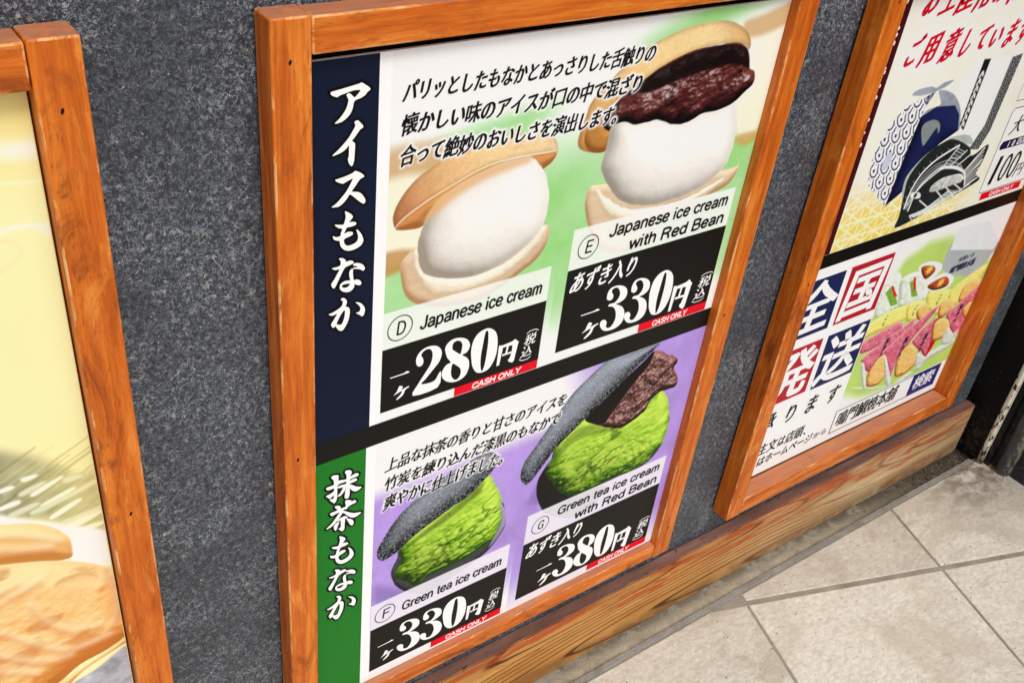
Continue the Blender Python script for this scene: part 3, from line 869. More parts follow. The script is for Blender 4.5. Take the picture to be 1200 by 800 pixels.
    def glow(s, fl, radius, gain=2.2, col=(255, 255, 255), maxa=1.0):
        """soft white halo printed round lettering"""
        m = np.zeros((s.nz, s.nx))
        V = np.array(fl.V)
        for f in fl.F:
            t = V[list(f)]
            c = t.mean(0)
            for q in (c, *(0.5 * (t + np.roll(t, 1, 0))), *t):
                i, j = int(round((q[0] - s.x0) / s.rx)), int(round((q[1] - s.z0) / s.rz))
                if 0 <= i < s.nx and 0 <= j < s.nz: m[j, i] = 1
        m = np.minimum(1, blur(m, 0.9 / s.rx) * 2.5)
        a = np.clip(blur(m, radius / s.rx) * gain, 0, maxa)
        s.c = s.c * (1 - a[..., None]) + lin(col) * a[..., None]
    def build(s, name, y, parent, mat=None):
        me = bpy.data.meshes.new(name)
        n = s.nx * s.nz
        co = np.zeros((n, 3)); co[:, 0] = s.X.ravel() / 1000; co[:, 1] = y; co[:, 2] = s.Z.ravel() / 1000
        i = np.arange((s.nx - 1) * (s.nz - 1))
        r, c = i // (s.nx - 1), i % (s.nx - 1)
        a = r * s.nx + c
        F = np.stack([a, a + 1, a + s.nx + 1, a + s.nx], 1)
        nf = len(F)
        me.vertices.add(n); me.vertices.foreach_set('co', co.ravel())
        me.loops.add(nf * 4); me.loops.foreach_set('vertex_index', F.ravel().astype(np.int32))
        me.polygons.add(nf)
        me.polygons.foreach_set('loop_start', (np.arange(nf) * 4).astype(np.int32))
        me.polygons.foreach_set('loop_total', np.full(nf, 4, np.int32))
        me.update(calc_edges=True)
        at = me.color_attributes.new('Col', 'FLOAT_COLOR', 'POINT')
        cc = np.ones((n, 4)); cc[:, :3] = np.clip(s.c.reshape(-1, 3), 0, 0.86)
        at.data.foreach_set('color', cc.ravel())
        p = parent; off = Vector((0, 0, 0))
        while p is not None:
            off += p.location; p = p.parent
        return link_obj(name, me, mat or PHOTO_MAT, parent, -off)

# =================================================================== THE SETTING
ZF = -0.06657                # paving level
XW = 1.4925                # right end of the clad wall

# ---- ground and paving
def paving_mat():
    m = M('pale_stone_tile', 0.6, 0.25)
    ge = m.node('ShaderNodeNewGeometry')
    isl = ge.outputs['Random Per Island']
    def tilec(scale=(1, 1, 1), rot=(0, 0, 0)):
        tc = m.node('ShaderNodeTexCoord')
        ad = m.node('ShaderNodeVectorMath', operation='ADD')
        m.l.new(tc.outputs['Object'], ad.inputs[0]); m.l.new(m.math('MULTIPLY', isl, 53.0), ad.inputs[1])
        mp = m.node('ShaderNodeMapping')
        mp.inputs['Scale'].default_value = scale; mp.inputs['Rotation'].default_value = rot
        m.l.new(ad.outputs[0], mp.inputs['Vector'])
        return mp.outputs[0]
    v = tilec()
    v2 = tilec((1, 1.9, 1), (0, 0, 0.6))
    big = m.noise(m.coords('Object', (1, 1, 1)), 4.2, 5, 0.65, 1.0)
    mott = m.noise(v2, 90, 7, 0.78, 0.3)
    mid = m.noise(v2, 26, 4, 0.65, 0.6)
    fine = m.noise(v, 420, 3, 0.7)
    c = m.ramp(mott, [(0.30, tuple(lin(174, 167, 153))), (0.44, tuple(lin(202, 195, 182))), (0.55, tuple(lin(216, 210, 197))), (0.70, tuple(lin(228, 223, 212)))])
    c = m.mix(m.math('MULTIPLY', m.fr(mid, 0.48, 0.68), 0.40), c, tuple(lin(186, 174, 158)))
    c = m.mix(m.math('MULTIPLY', m.fr(big, 0.47, 0.66), 0.55), c, tuple(lin(178, 165, 148)))
    c = m.mix(m.math('MULTIPLY', m.fr(fine, 0.58, 0.72), 0.35), c, tuple(lin(150, 138, 122)))
    c = m.mix(m.fr(isl, 0.0, 1.0), m.mix(1.0, c, (0.90, 0.89, 0.87), 'MULTIPLY'), m.mix(1.0, c, (1.06, 1.055, 1.05), 'MULTIPLY'))
    scuff = m.noise(m.coords('Object', (1, 2.6, 1), rot=(0, 0, -0.35)), 9, 6, 0.72, 1.5)
    c = m.mix(m.math('MULTIPLY', m.fr(scuff, 0.56, 0.70), 0.42), c, tuple(lin(150, 138, 120)))
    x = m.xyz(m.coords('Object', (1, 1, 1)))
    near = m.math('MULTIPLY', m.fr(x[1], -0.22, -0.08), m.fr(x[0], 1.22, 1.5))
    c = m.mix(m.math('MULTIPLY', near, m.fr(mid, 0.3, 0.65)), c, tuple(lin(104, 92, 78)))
    spk = m.noise(v, 150, 1, 0.4)
    c = m.mix(m.math('MULTIPLY', m.fr(spk, 0.755, 0.775), 0.8), c, tuple(lin(70, 62, 54)))
    m.color(c)
    m.rough(m.ramp(mott, [(0.3, (0.7,) * 3), (0.75, (0.5,) * 3)]))
    m.bump(m.math('ADD', mott, m.math('MULTIPLY', mid, 0.8)), 0.30, 0.002)
    return m.m

def cement_mat(name, a, b, dirt=0.0):
    m = M(name, 0.85, 0.2)
    v = m.coords('Object', (1, 1, 1))
    n1 = m.noise(v, 24, 6, 0.7, 0.4)
    n2 = m.noise(v, 480, 5, 0.8)
    sp = m.voro(v, 420)
    c = m.ramp(n1, [(0.3, tuple(lin(*a))), (0.7, tuple(lin(*b)))])
    c = m.mix(m.math('MULTIPLY', m.fr(n2, 0.48, 0.62), 0.55), c, tuple(lin(*a) * 0.55))
    c = m.mix(m.math('MULTIPLY', m.fr(sp, 0.28, 0.12), 0.35), c, tuple(np.clip(lin(*b) * 1.3, 0, 0.7)))
    if dirt:
        x = m.xyz(m.coords('Object', (1, 1, 1)))
        d = m.math('MULTIPLY', m.fr(x[0], 0.85, 1.42), m.fr(m.math('ADD', n1, m.math('MULTIPLY', m.fr(x[0], 0.9, 1.5), 0.22)), 0.46, 0.62))
        c = m.mix(m.math('MULTIPLY', d, dirt), c, tuple(lin(58, 48, 38)))
        d2 = m.math('MULTIPLY', m.fr(x[1], -0.044, -0.022), m.fr(n1, 0.38, 0.56))
        c = m.mix(m.math('MULTIPLY', d2, 0.7), c, tuple(lin(70, 58, 46)))
    m.color(c)
    m.bump(m.math('ADD', n1, m.math('MULTIPLY', n2, 0.6)), 0.5, 0.003)
    return m.m

GROUT = cement_mat('grey_grout', (132, 122, 108), (172, 162, 147))
GUTTER = cement_mat('rough_concrete', (138, 129, 111), (200, 190, 168), 0.85)
TRIM = cement_mat('grey_mortar', (122, 117, 109), (166, 161, 152))
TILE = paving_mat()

bm = bmesh.new()
for a, b in (((-300, -300), (300, -0.0575)), ((-300, -0.0575), (300, 300))):
    zz = ZF - 0.0026 if b[1] < 0 else ZF - 0.0160
    vs_ = [bm.verts.new((x, y, zz)) for x, y in ((a[0], a[1]), (b[0], a[1]), (b[0], b[1]), (a[0], b[1]))]
    bm.faces.new(vs_)
tag(bm_obj('ground', bm, GROUT), kind='structure')

bm = bmesh.new()
A = Vector((math.cos(-0.3249), math.sin(-0.3249))); B = Vector((-math.sin(-0.2926), math.cos(-0.2926)))
O = Vector((1.1776, -0.2101)); T = 0.398
GA, GB = 0.0052, 0.0026          # half joints: the long joint is wide, the cross joint narrow
def clip(poly, lim):
    out = []
    for i in range(len(poly)):
        p, q = poly[i], poly[(i + 1) % len(poly)]
        if p.y <= lim: out.append(p)
        if (p.y - lim) * (q.y - lim) < 0:
            t = (lim - p.y) / (q.y - p.y); out.append(p + (q - p) * t)
    return out
def inset(poly, w):
    c = sum(poly, Vector((0, 0))) / len(poly)
    out = []
    n = len(poly)
    for i in range(n):
        e1 = (poly[i] - poly[i - 1]).normalized(); e2 = (poly[(i + 1) % n] - poly[i]).normalized()
        n1 = Vector((-e1.y, e1.x)); n2 = Vector((-e2.y, e2.x))
        bb = (n1 + n2)
        if bb.length < 1e-5: return None
        bb.normalize()
        k = w / max(0.35, bb.dot(n1))
        out.append(poly[i] + bb * k)
    return out
for i in range(-9, 10):
    for j in range(-12, 4):
        q = [O + A * (T * a) + B * (T * b) for a, b in ((i, j), (i + 1, j), (i + 1, j + 1), (i, j + 1))]
        u = [(GA, GB), (-GA, GB), (-GA, -GB), (GA, -GB)]
        q = [O + A * (T * (i + da) + sa * GB) + B * (T * (j + db) + sb * GA) for (da, db, sa, sb) in ((0, 0, 1, 1), (1, 0, -1, 1), (1, 1, -1, -1), (0, 1, 1, -1))]
        q = clip(q, -0.0655)
        if len(q) < 3: continue
        ar = 0.5 * abs(sum(q[k].x * q[(k + 1) % len(q)].y - q[(k + 1) % len(q)].x * q[k].y for k in range(len(q))))
        if ar < 0.004: continue
        ii = inset(q, 0.0018)
        if ii is None: continue
        dz = random.uniform(-0.0004, 0.0004)
        vo = [bm.verts.new((p.x, p.y, ZF - 0.0040)) for p in q]
        vm = [bm.verts.new((p.x, p.y, ZF - 0.0012 + dz)) for p in q]
        vi = [bm.verts.new((p.x, p.y, ZF + dz)) for p in ii]
        n = len(q)
        bm.faces.new(vi)
        for k in range(n):
            bm.faces.new((vo[k], vo[(k + 1) % n], vm[(k + 1) % n], vm[k]))
            bm.faces.new((vm[k], vm[(k + 1) % n], vi[(k + 1) % n], vi[k]))
bmesh.ops.recalc_face_normals(bm, faces=bm.faces)
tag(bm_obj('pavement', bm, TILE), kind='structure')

# concrete strip along the foot of the wall, and the mortar edge that holds the tiles
def strip(name, mat, y0, y1, z, x0, x1, rough_edge=0.0, seg=0.01, thick=0.004):
    bm = bmesh.new()
    n = int((x1 - x0) / seg)
    rows = []
    for k in range(n + 1):
        x = x0 + (x1 - x0) * k / n
        e0, e1 = random.gauss(0, rough_edge), random.gauss(0, rough_edge)
        rows.append([bm.verts.new(p) for p in ((x, y0 + e0, z - thick), (x, y0 + e0, z), (x, (y0 + y1) / 2, z + random.gauss(0, rough_edge * 0.3)), (x, y1 + e1, z), (x, y1 + e1, z - thick))])
    for k in range(n):
        for i in range(4):
            bm.faces.new((rows[k][i], rows[k + 1][i], rows[k + 1][i + 1], rows[k][i + 1]))
    bmesh.ops.recalc_face_normals(bm, faces=bm.faces)
    return bm_obj(name, bm, mat)
tag(strip('concrete_path', GUTTER, -0.0535, 0.012, ZF - 0.0095, -3.0, 1.60, 0.0004), kind='structure')
tag(strip('mortar_edging_path', TRIM, -0.0640, -0.0560, ZF - 0.0004, -3.0, 1.494, 0.0005, thick=0.012), kind='structure')
tag(strip('mortar_lip_path', TRIM, -0.0582, -0.0552, ZF + 0.0026, -3.0, 1.494, 0.0003, thick=0.014), kind='structure')

# ---- the clad wall
def wall_mat():
    m = M('dark_fibre_pattern_cladding', 0.45, 0.35)
    v = m.coords('Object', (1, 1, 1))
    big = m.noise(v, 9, 4, 0.65, 0.6)
    c0 = m.ramp(m.noise(v, 190, 4, 0.65), [(0.32, tuple(lin(30, 32, 37))), (0.5, tuple(lin(49, 52, 59))), (0.7, tuple(lin(74, 79, 88)))])
    fib = None
    for sc, wid, off, lo in ((100, 0.042, 0.0, 0.45), (150, 0.050, 3.1, 0.45), (215, 0.058, 7.7, 0.43), (320, 0.07, 11.3, 0.43)):
        vv = m.coords('Object', (1, 1, 1), loc=(off, off * 1.7, off * 0.6))
        n = m.noise(vv, sc, 1.0, 0.5, 0.8)
        r = m.fr(m.math('ABSOLUTE', m.math('SUBTRACT', n, 0.5)), wid, 0.0)
        brk = m.fr(m.noise(vv, sc * 1.3, 2, 0.6), lo, lo + 0.2)
        r = m.math('MULTIPLY', r, brk)
        fib = r if fib is None else m.math('MAXIMUM', fib, r)
    tint = m.ramp(m.noise(v, 130, 2), [(0.32, tuple(lin(118, 131, 145))), (0.55, tuple(lin(146, 154, 162))), (0.72, tuple(lin(184, 180, 166)))])
    c = m.mix(m.math('MULTIPLY', fib, m.math('ADD', 0.36, m.math('MULTIPLY', m.fr(big, 0.32, 0.66), 0.64))), c0, tint)
    bri = m.math('MULTIPLY', m.fr(m.noise(v, 300, 1.5, 0.5), 0.66, 0.73), fib)
    c = m.mix(bri, c, tuple(lin(214, 208, 190)))
    m.color(c)
    m.bump(fib, 0.12, 0.0005)
    return m.m
WALL = wall_mat()
bm = bmesh.new()
bm_box(bm, (-4.0, 0.0, ZF - 0.012), (XW, 0.20, 2.7))
bmesh.ops.bevel(bm, geom=[e for e in bm.edges if abs(e.verts[0].co.z - e.verts[1].co.z) > 1], offset=0.002, segments=2, affect='EDGES')
tag(bm_obj('shop_wall', bm, WALL), 'dark grey fleck patterned wall that carries the wood framed posters', 'wall')

def side_panel_mat():  # black stained surface with pale dust specks
    m = M('black_stained_panel', 0.6, 0.25)
    v = m.coords('Object', (1, 1, 1))
    x = m.xyz(v)
    n = m.noise(v, 9, 4, 0.6)
    dust = m.fr(m.noise(v, 150, 1, 0.4), 0.735, 0.76)
    c = m.ramp(n, [(0.3, tuple(lin(6, 6, 7))), (0.75, tuple(lin(20, 17, 15)))])
    c = m.mix(m.math('MULTIPLY', dust, 0.5), c, tuple(lin(110, 112, 112)))
    g = m.noise(v, 130, 4, 0.7)
    lowd = m.math('MULTIPLY', m.fr(x[2], 0.08, -0.06), m.fr(g, 0.46, 0.66))
    c = m.mix(m.math('MULTIPLY', lowd, 0.75), c, tuple(lin(84, 74, 60)))
    m.color(c)
    m.bump(g, 0.4, 0.002)
    return m.m
def stone_mat():
    m = M('black_rough_stone', 0.6, 0.35)
    v = m.coords('Object', (1, 1, 1))
    g = m.noise(v, 110, 5, 0.75)
    c = m.ramp(g, [(0.35, tuple(lin(16, 18, 20))), (0.58, tuple(lin(38, 42, 46))), (0.72, tuple(lin(104, 106, 104)))])
    m.color(c); m.bump(g, 0.5, 0.003)
    return m.m
SIDE_PANEL = side_panel_mat()
bm = bmesh.new()
bm_box(bm, (1.5130, -0.088, ZF - 0.012), (1.66, 0.6, 2.7))
side = tag(bm_obj('side_panel_wall', bm, SIDE_PANEL), 'black dusty side wall panel turned towards the street beyond the plank end', 'wall')
bm = bmesh.new()
bm_box(bm, (1.5260, -1.3, ZF - 0.012), (1.66, -0.0885, 2.7))
tag(bm_obj('stone_pier', bm, stone_mat()), 'dark rough stone pier at the right edge behind the grey post', 'pier')

# =================================================================== KICK BOARD
def plank_mat(top=False):
    m = M('weathered_plank_top' if top else 'weathered_plank', 0.62, 0.25)
    v = m.coords('Object', (1, 1, 1))
    x = m.xyz(v)
    st = m.coords('Object', (0.16, 1, 1))
    st2 = m.coords('Object', (0.05, 1, 1))
    fine = m.noise(st2, 260, 4, 0.65)
    if top:
        n = m.noise(st, 40, 5, 0.65)
        c = m.ramp(n, [(0.3, tuple(lin(92, 62, 52))), (0.6, tuple(lin(128, 92, 80))), (0.8, tuple(lin(150, 116, 102)))])
        c = m.mix(m.math('MULTIPLY', m.fr(fine, 0.5, 0.7), 0.4), c, tuple(lin(70, 48, 42)))
        sp = m.noise(v, 90, 3, 0.6)
        c = m.mix(m.math('MULTIPLY', m.fr(sp, 0.64, 0.68), 0.8), c, tuple(lin(52, 34, 30)))
        m.color(c); m.bump(n, 0.3, 0.002)
        return m.m
    warp = m.noise(m.coords('Object', (0.11, 1, 1), loc=(2.3, 0, 0.7)), 13.0, 0.5, 0.4, 0.0)
    rings = m.math('PINGPONG', m.math('MULTIPLY', m.math('ADD', warp, m.math('ADD', m.math('MULTIPLY', x[2], 2.2), m.math('MULTIPLY', m.noise(st2, 60, 3, 0.6), 0.012))), 27.0), 1.0)
    ring_d = m.math('ADD', m.math('MULTIPLY', m.fr(rings, 0.24, 0.05), 0.85), m.math('MULTIPLY', m.fr(rings, 0.75, 0.0), 0.25))
    light = m.ramp(m.noise(st, 30, 5, 0.65), [(0.25, tuple(lin(158, 100, 42))), (0.5, tuple(lin(194, 136, 68))), (0.75, tuple(lin(216, 166, 96)))])
    grey = m.ramp(m.noise(st, 34, 5, 0.65), [(0.25, tuple(lin(150, 114, 76))), (0.5, tuple(lin(190, 157, 114))), (0.8, tuple(lin(216, 190, 152)))])
    gx = m.math('ADD', m.fr(x[0], 0.55, 1.2), m.math('MULTIPLY', m.math('SUBTRACT', m.noise(v, 3.0, 2), 0.5), 0.5), clamp=True)
    c = m.mix(gx, light, grey)
    rl = m.math('MULTIPLY', ring_d, m.math('SUBTRACT', 0.95, m.math('MULTIPLY', gx, 0.40)))
    c = m.mix(rl, c, tuple(lin(84, 44, 14)))
    c = m.mix(m.math('MULTIPLY', m.fr(fine, 0.46, 0.68), 0.22), c, tuple(lin(118, 78, 42)))
    # what is left of the red-brown stain: streaks, most of it near the top edge
    stn = m.noise(m.coords('Object', (0.10, 1, 1), loc=(5, 0, 1)), 75, 5, 0.72, 0.4)
    keep = m.math('ADD', m.math('MULTIPLY', m.fr(x[2], -0.03, 0.058), 0.16), m.math('MULTIPLY', m.fr(x[0], -0.2, 1.2), 0.07))
    s_ = m.fr(m.math('ADD', stn, keep), 0.62, 0.74)
    c = m.mix(m.math('MULTIPLY', s_, 0.85), c, tuple(lin(172, 72, 26)))
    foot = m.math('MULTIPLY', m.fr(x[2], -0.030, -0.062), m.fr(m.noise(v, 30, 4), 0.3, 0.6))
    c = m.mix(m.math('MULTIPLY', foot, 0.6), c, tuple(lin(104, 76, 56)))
    m.color(c)
    m.bump(m.math('SUBTRACT', m.math('MULTIPLY', fine, 0.6), ring_d), 0.35, 0.0012)
    return m.m
PT, PD = 0.05427, -0.02134
bm = bmesh.new()
bm_box(bm, (-2.6, PD, ZF - 0.004), (1.4929, -0.0006, PT))
# a long board: cut it up so that its edges can be dented a little
bmesh.ops.subdivide_edges(bm, edges=[e for e in bm.edges if abs(e.verts[0].co.x - e.verts[1].co.x) > 1], cuts=260)
bmesh.ops.bevel(bm, geom=[e for e in bm.edges if abs(e.verts[0].co.x - e.verts[1].co.x) > 1e-4 and len(e.link_faces) == 2 and abs(e.link_faces[0].normal.dot(e.link_faces[1].normal)) < 0.5], offset=0.0016, segments=2, affect='EDGES')
for v in bm.verts:
    if v.co.y < PD + 0.004 and v.co.z > PT - 0.004:
        k = math.sin(v.co.x * 31) * math.sin(v.co.x * 83 + 1) * 0.0006 + random.gauss(0, 0.00022)
        v.co.z += k - 0.0003; v.co.y += abs(k) * 0.8
for f in bm.faces:
    if f.normal.z > 0.9: f.material_index = 1
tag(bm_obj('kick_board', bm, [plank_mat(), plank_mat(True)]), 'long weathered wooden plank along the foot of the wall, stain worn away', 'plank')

# =================================================================== WOODEN FRAMES
BACK = M('black_backing', 0.7, 0.2); BACK.color(tuple(lin(14, 12, 12))); BACK = BACK.m
GROUPF = 'wooden poster frames on the dark wall'
def frame(label, x0, xi0, xi1, x1, z0, zi0, zi1, z1, d, d_rail):
    t = empty('poster_frame', (x0, 0, z0), label, 'picture frame', GROUPF)
    board('stile', (x0, -d, z0), (xi0, -0.0026, z1), WV, t)
    board('stile', (xi1, -d, z0), (x1, -0.0026, z1), WV, t)
    g = 0.0008
    board('top_rail', (xi0 + g, -d_rail, zi1), (xi1 - g, -0.0026, z1 - 0.0012), WH, t)
    board('bottom_rail', (xi0 + g, -d_rail, z0 + 0.0012), (xi1 - g, -0.0026, zi0), WH, t)
    bm = bmesh.new()
    bm_box(bm, (xi0 - 0.002 - x0, -0.0016, zi0 - 0.002 - z0), (xi1 + 0.002 - x0, -0.0006, zi1 + 0.002 - z0))
    bm_obj('backing_board', bm, BACK, t)
    # plugged screw holes on the stile faces
    for xx in ((x0 + xi0) / 2, (xi1 + x1) / 2):
        for zz in (z0 + 0.06, (z0 + z1) / 2 + 0.02, z1 - 0.05):
            bm = bmesh.new()
            bmesh.ops.create_cone(bm, cap_ends=True, segments=10, radius1=0.0011, radius2=0.0011, depth=0.0006, matrix=Matrix.Translation((xx + random.uniform(-.004, .004) - x0, -d - 0.0001, zz + random.uniform(-.02, .02) - z0)) @ Matrix.Rotation(math.pi / 2, 4, 'X') @ Matrix.Scale(2.0, 4, (0.3, 1, 0)))
            bm_obj('nail_hole', bm, BACK, t)
    return t
F1Y, F2Y, F3Y = -0.0170, -0.0179, -0.0028
frame('brown wooden frame round the yellow cake poster, leftmost on the wall', -0.7520, -0.7182, -0.16418, -0.13044, 0.112, 0.143, 0.96151, 0.99496, 0.03257, 0.03257 - 0.0004)
frame('brown wooden frame round the ice cream price poster', 0.0, 0.03294, 0.58882, 0.62, 0.10895, 0.13602, 0.95984, 0.99084, 0.03053, 0.03053 - 0.0012)
frame('brown wooden frame above the bare plank end, round the gift box poster', 0.74274, 0.77456, 1.32355, 1.35760, 0.11223, 0.14520, 0.960, 0.992, 0.03348, 0.03348 - 0.0008)

# =================================================================== POSTER 2: ice cream
def poster(name, label, x0, z0, x1, z1, y, mat, back=-0.0018):
    t = empty(name, (x0 / 1000, y, z0 / 1000), label, 'poster', 'posters in the wooden frames')
    bm = bmesh.new()
    bm_box(bm, (0, 0, 0), ((x1 - x0) / 1000, min(0.003, back - y + 0.0) if back - y > 0.0008 else 0.0006, (z1 - z0) / 1000))
    bm_obj('printed_sheet', bm, mat, t)
    return t
E_ = 0.00015
def Y2(k): return F2Y - E_ * k
WHITE = ink(252, 252, 252)
BLACK = ink(20, 19, 17)
RED = ink(226, 4, 34)
NAVY = ink(10, 21, 46)
P2 = poster('ice_cream_poster', 'ice cream price poster with navy and green title strips', 31.5, 136.5, 588.4, 950.6, F2Y, WHITE)

# --- upper photograph
T1 = [('パリッとしたもなかとあっさりした舌触りの', 121, 404.5, 905, 923.5), ('懐かしい味のアイスが口の中で混ざり', 121, 395, 875.5, 894.5), ('合って絶妙のおいしさを演出します。', 121, 377, 846.5, 865.5)]
BT1 = dict(shear=0.16, rise=0.12, fat=0.046, thin=0.018, kana=0.98)
BT2 = dict(shear=0.16, rise=0.12, fat=0.038, thin=0.012, kana=0.98)
body1 = Flat()
for s_, a, b, c_, d_ in T1: brush_line(body1, s_, a, b, c_, d_, **BT1)
cv = Canvas(110.5, 561.5, 588.3, 950.4, 0.8, (250, 251, 253))
X, Zz = cv.X, cv.Z
g = lin(148, 214, 122).reshape(1, 1, 3)
# green table: fades to white at the top left and along the lower edge
m_ = sst(0, 1, (X - 110) / 420 * 0.75 + (948 - Zz) / 250 * 0.9 - 0.28)
n_ = fbm(X, Zz, 60, 5, 3)
stripe = sst(-16, 10, 18 - np.abs((Zz - 858) - (X - 230) * 0.16)) * sst(128, 175, X) * sst(330, 250, X)
stripe2 = sst(-22, 12, 16 - np.abs((Zz - 928) - (X - 430) * 0.32)) * sst(330, 420, X)
low = sst(900, 800, Zz + 0.02 * X)
gm = np.clip(np.maximum.reduce([low, stripe * 1.0, stripe2 * 1.0, m_ * 0.0]), 0, 1)
gm = gm * (0.85 + 0.3 * (n_ - 0.5))
gm *= sst(562, 690, Zz + 22 * (X > 320)) ** 0.8
cv.c = cv.c * (1 - gm[..., None]) + g * gm[..., None] * (0.96 + 0.12 * (fbm(X, Zz, 10, 8, 3) - 0.5))[..., None]
# out of focus wafers behind
cv.fill([(100, 862), (150, 866), (190, 858), (180, 832), (150, 820), (100, 828)], (205, 160, 104), soft=9, alpha=0.85)
cv.fill([(100, 830), (160, 832), (180, 812), (150, 760), (100, 752)], (243, 238, 214), soft=7, alpha=0.95)
cv.fill([(100, 760), (128, 762), (150, 752), (140, 742), (100, 736)], (188, 134, 58), soft=4, alpha=0.85)
cv.fill('r2E', (243, 240, 218), soft=7, alpha=0.9)
cv.fill('rE', (206, 168, 112), soft=5, alpha=0.9)
cv.fill('r3E', (196, 160, 84), soft=4, alpha=0.85)
# D: plain ice cream between wafers
WL = (0.15, 0.85, 0.6)
cv.blob('lD', (176, 132, 94), (240, 216, 184), 9, 0.5, 8, 11, WL, hb=1.5)
cv.blob('sD', (206, 182, 148), (252, 244, 228), 10, 0.8, 9, 12, WL, edge=1.2)
cv.blob('uD', (160, 96, 48), (214, 148, 86), 12, 0.4, 8, 13, WL)
cv.blob('bD', (156, 146, 134), (250, 248, 244), 58, 0.45, 7, 14, (0.40, 0.32, 0.92), hb=4, gamma=0.9, edge=0.9, gain=0.6, rot=0.5, st=1.15, mid=(224, 218, 210))
cv.fill('wmD', (226, 172, 98), soft=5, alpha=0.75)      # warm light under the lid, as printed
LIDD = [(0, (160, 96, 58)), (0.12, (196, 136, 90)), (0.35, (228, 182, 128)), (0.6, (240, 206, 152)), (1, (238, 206, 160))]
cv.lid('wD', LIDD, 0.45, 0.15, 2.0, 15, ew=6)
cv.line('rimD', 1.3, (252, 230, 190), 0.8, soft=0.8)
cv.line(TR['rimD'][1:] + np.array([0.4, -1.8]), 0.9, (150, 92, 48), 0.5, soft=1.2)
# E: with red bean
cv.blob('lE', (178, 138, 100), (242, 222, 190), 9, 0.5, 8, 21, WL, hb=1.5)
cv.blob('sE', (206, 184, 152), (252, 246, 232), 8, 0.8, 8, 22, WL, edge=1.2)
cv.lid('wE', [(0, (196, 138, 74)), (0.25, (226, 182, 118)), (0.5, (238, 204, 144)), (0.85, (240, 208, 152)), (1, (214, 168, 104))], 0.62, 0.14, 2.0, 25, ew=7, edge_dark=0.3)
cv.blob('uE', (138, 84, 30), (206, 146, 74), 9, 0.4, 6, 23, WL)
cv.blob('bE', (150, 142, 132), (250, 248, 245), 58, 0.55, 9, 24, (0.28, 0.26, 0.94), hb=4, gamma=1.0, edge=2.0, gain=0.58, rot=0.4, st=1.2, mid=(222, 217, 210))
cv.blob('nE', (10, 4, 5), (128, 60, 54), 14, 7.5, 26, 26, (0.25, 0.7, 0.6), hb=1.2, spec=0.42, sp=50, edge=1.6, gain=0.52, oct=5, mid=(66, 24, 24), rot=0.4, st=1.8, big=3, crev=(10, 0.8, 0.0))
cv.fill('xE', (14, 7, 8), soft=1.8, alpha=0.95, vary=0.4)
cv.glow(body1, 1.05, 1.55)
# white fade where the lower cards are
f_ = sst(625, 575, Zz) * ((X > 308) & (X < 338) | (X > 572) | (X < 113))
cv.c = cv.c * (1 - f_[..., None]) + lin(252, 252, 252) * f_[..., None]
# semi-transparent caption bands over the photograph
def cap(x0, z0, x1, z1, a, tint=(250, 252, 250)):
    w = cv.win(np.array([[x0, z0], [x1, z1]]), 0)
    cov = sst(-0.5, 0.5, cv.X[w] - x0) * sst(-0.5, 0.5, x1 - cv.X[w]) * sst(-0.5, 0.5, z1 - cv.Z[w]) * sst(-0.5, 0.5, cv.Z[w] - z0) * a
    cv.put(w, cov, lin(tint).reshape(1, 1, 3))
cap(110, 652, 311, 695, 0.70); cap(335, 682, 576, 732.5, 0.74)
cv.build('ice_cream_photo', Y2(1), P2)
for s_, a, b, c_, d_ in T1: brush_line(Flat(), s_, a, b, c_, d_, **BT1).build('text_line', Y2(3), BLACK, P2)

# --- lower photograph
T2 = [('上品な抹茶の香りと甘さのアイスを', 119.5, 366.5, 487.5, 506), ('竹炭を練り込んだ漆黒のもなかで', 119.5, 361, 459.5, 479), ('爽やかに仕上げました。', 119.5, 290, 430, 452.5)]
body2 = Flat()
for s_, a, b, c_, d_ in T2: brush_line(body2, s_, a, b, c_, d_, **BT2)
cv = Canvas(107.5, 137.2, 588.3, 533.0, 0.8, (252, 252, 253))
X, Zz = cv.X, cv.Z
pm = np.maximum(sst(478, 440, Zz - 0.00 * X), sst(330, 430, X + (Zz - 520) * 0.35))
pm = np.maximum(pm, sst(480, 420, Zz))
pm *= sst(150, 262, Zz + 34 * (X > 320)) ** 0.7
n_ = fbm(X, Zz, 42, 31, 4) - 0.5
f2 = fbm(X, Zz, 3, 32, 2) - 0.5
pc = lin(176, 146, 220).reshape(1, 1, 3) * (1 + 0.45 * n_ + 0.12 * f2)[..., None]
cv.c = cv.c * (1 - pm[..., None]) + pc * pm[..., None]
cv.fill([(112, 310), (130, 300), (165, 270), (140, 262), (112, 280)], (112, 96, 156), soft=9, alpha=0.6)
cv.fill([(330, 345), (345, 330), (356, 352), (350, 380)], (120, 100, 168), soft=7, alpha=0.6)
MATL = (-0.25, 0.75, 0.65)
def matcha(k, seed):
    cv.blob(k, (36, 76, 4), (208, 238, 92), 26, 4.5, 22, seed, (0.30, 0.62, 0.75), hb=1.6, edge=3.4, gain=0.56, oct=6, gamma=1.0, mid=(126, 180, 22), rot=0.45, st=1.9, lump=((17, 9.0), (7, 3.0)),
            fall=(1.15, 0.60, 0.7), crev=(18, 0.6, 0.7))
cv.blob('kF', (16, 17, 18), (78, 82, 84), 6, 0.8, 4, 41, (0, 0.9, 0.6))
matcha('mF', 42)
cv.blob('wF', (7, 8, 9), (140, 147, 158), 26, 0.8, 2.0, 43, (0.05, 0.50, 0.85), hb=1.6, gain=0.9, oct=3, gamma=2.6, fall=(0.6, 0.35, 0.45), speck=(1.3, 0.58, 0.4, (186, 194, 206)))
cv.fill('dF', (20, 34, 4), soft=3.0, alpha=0.6)
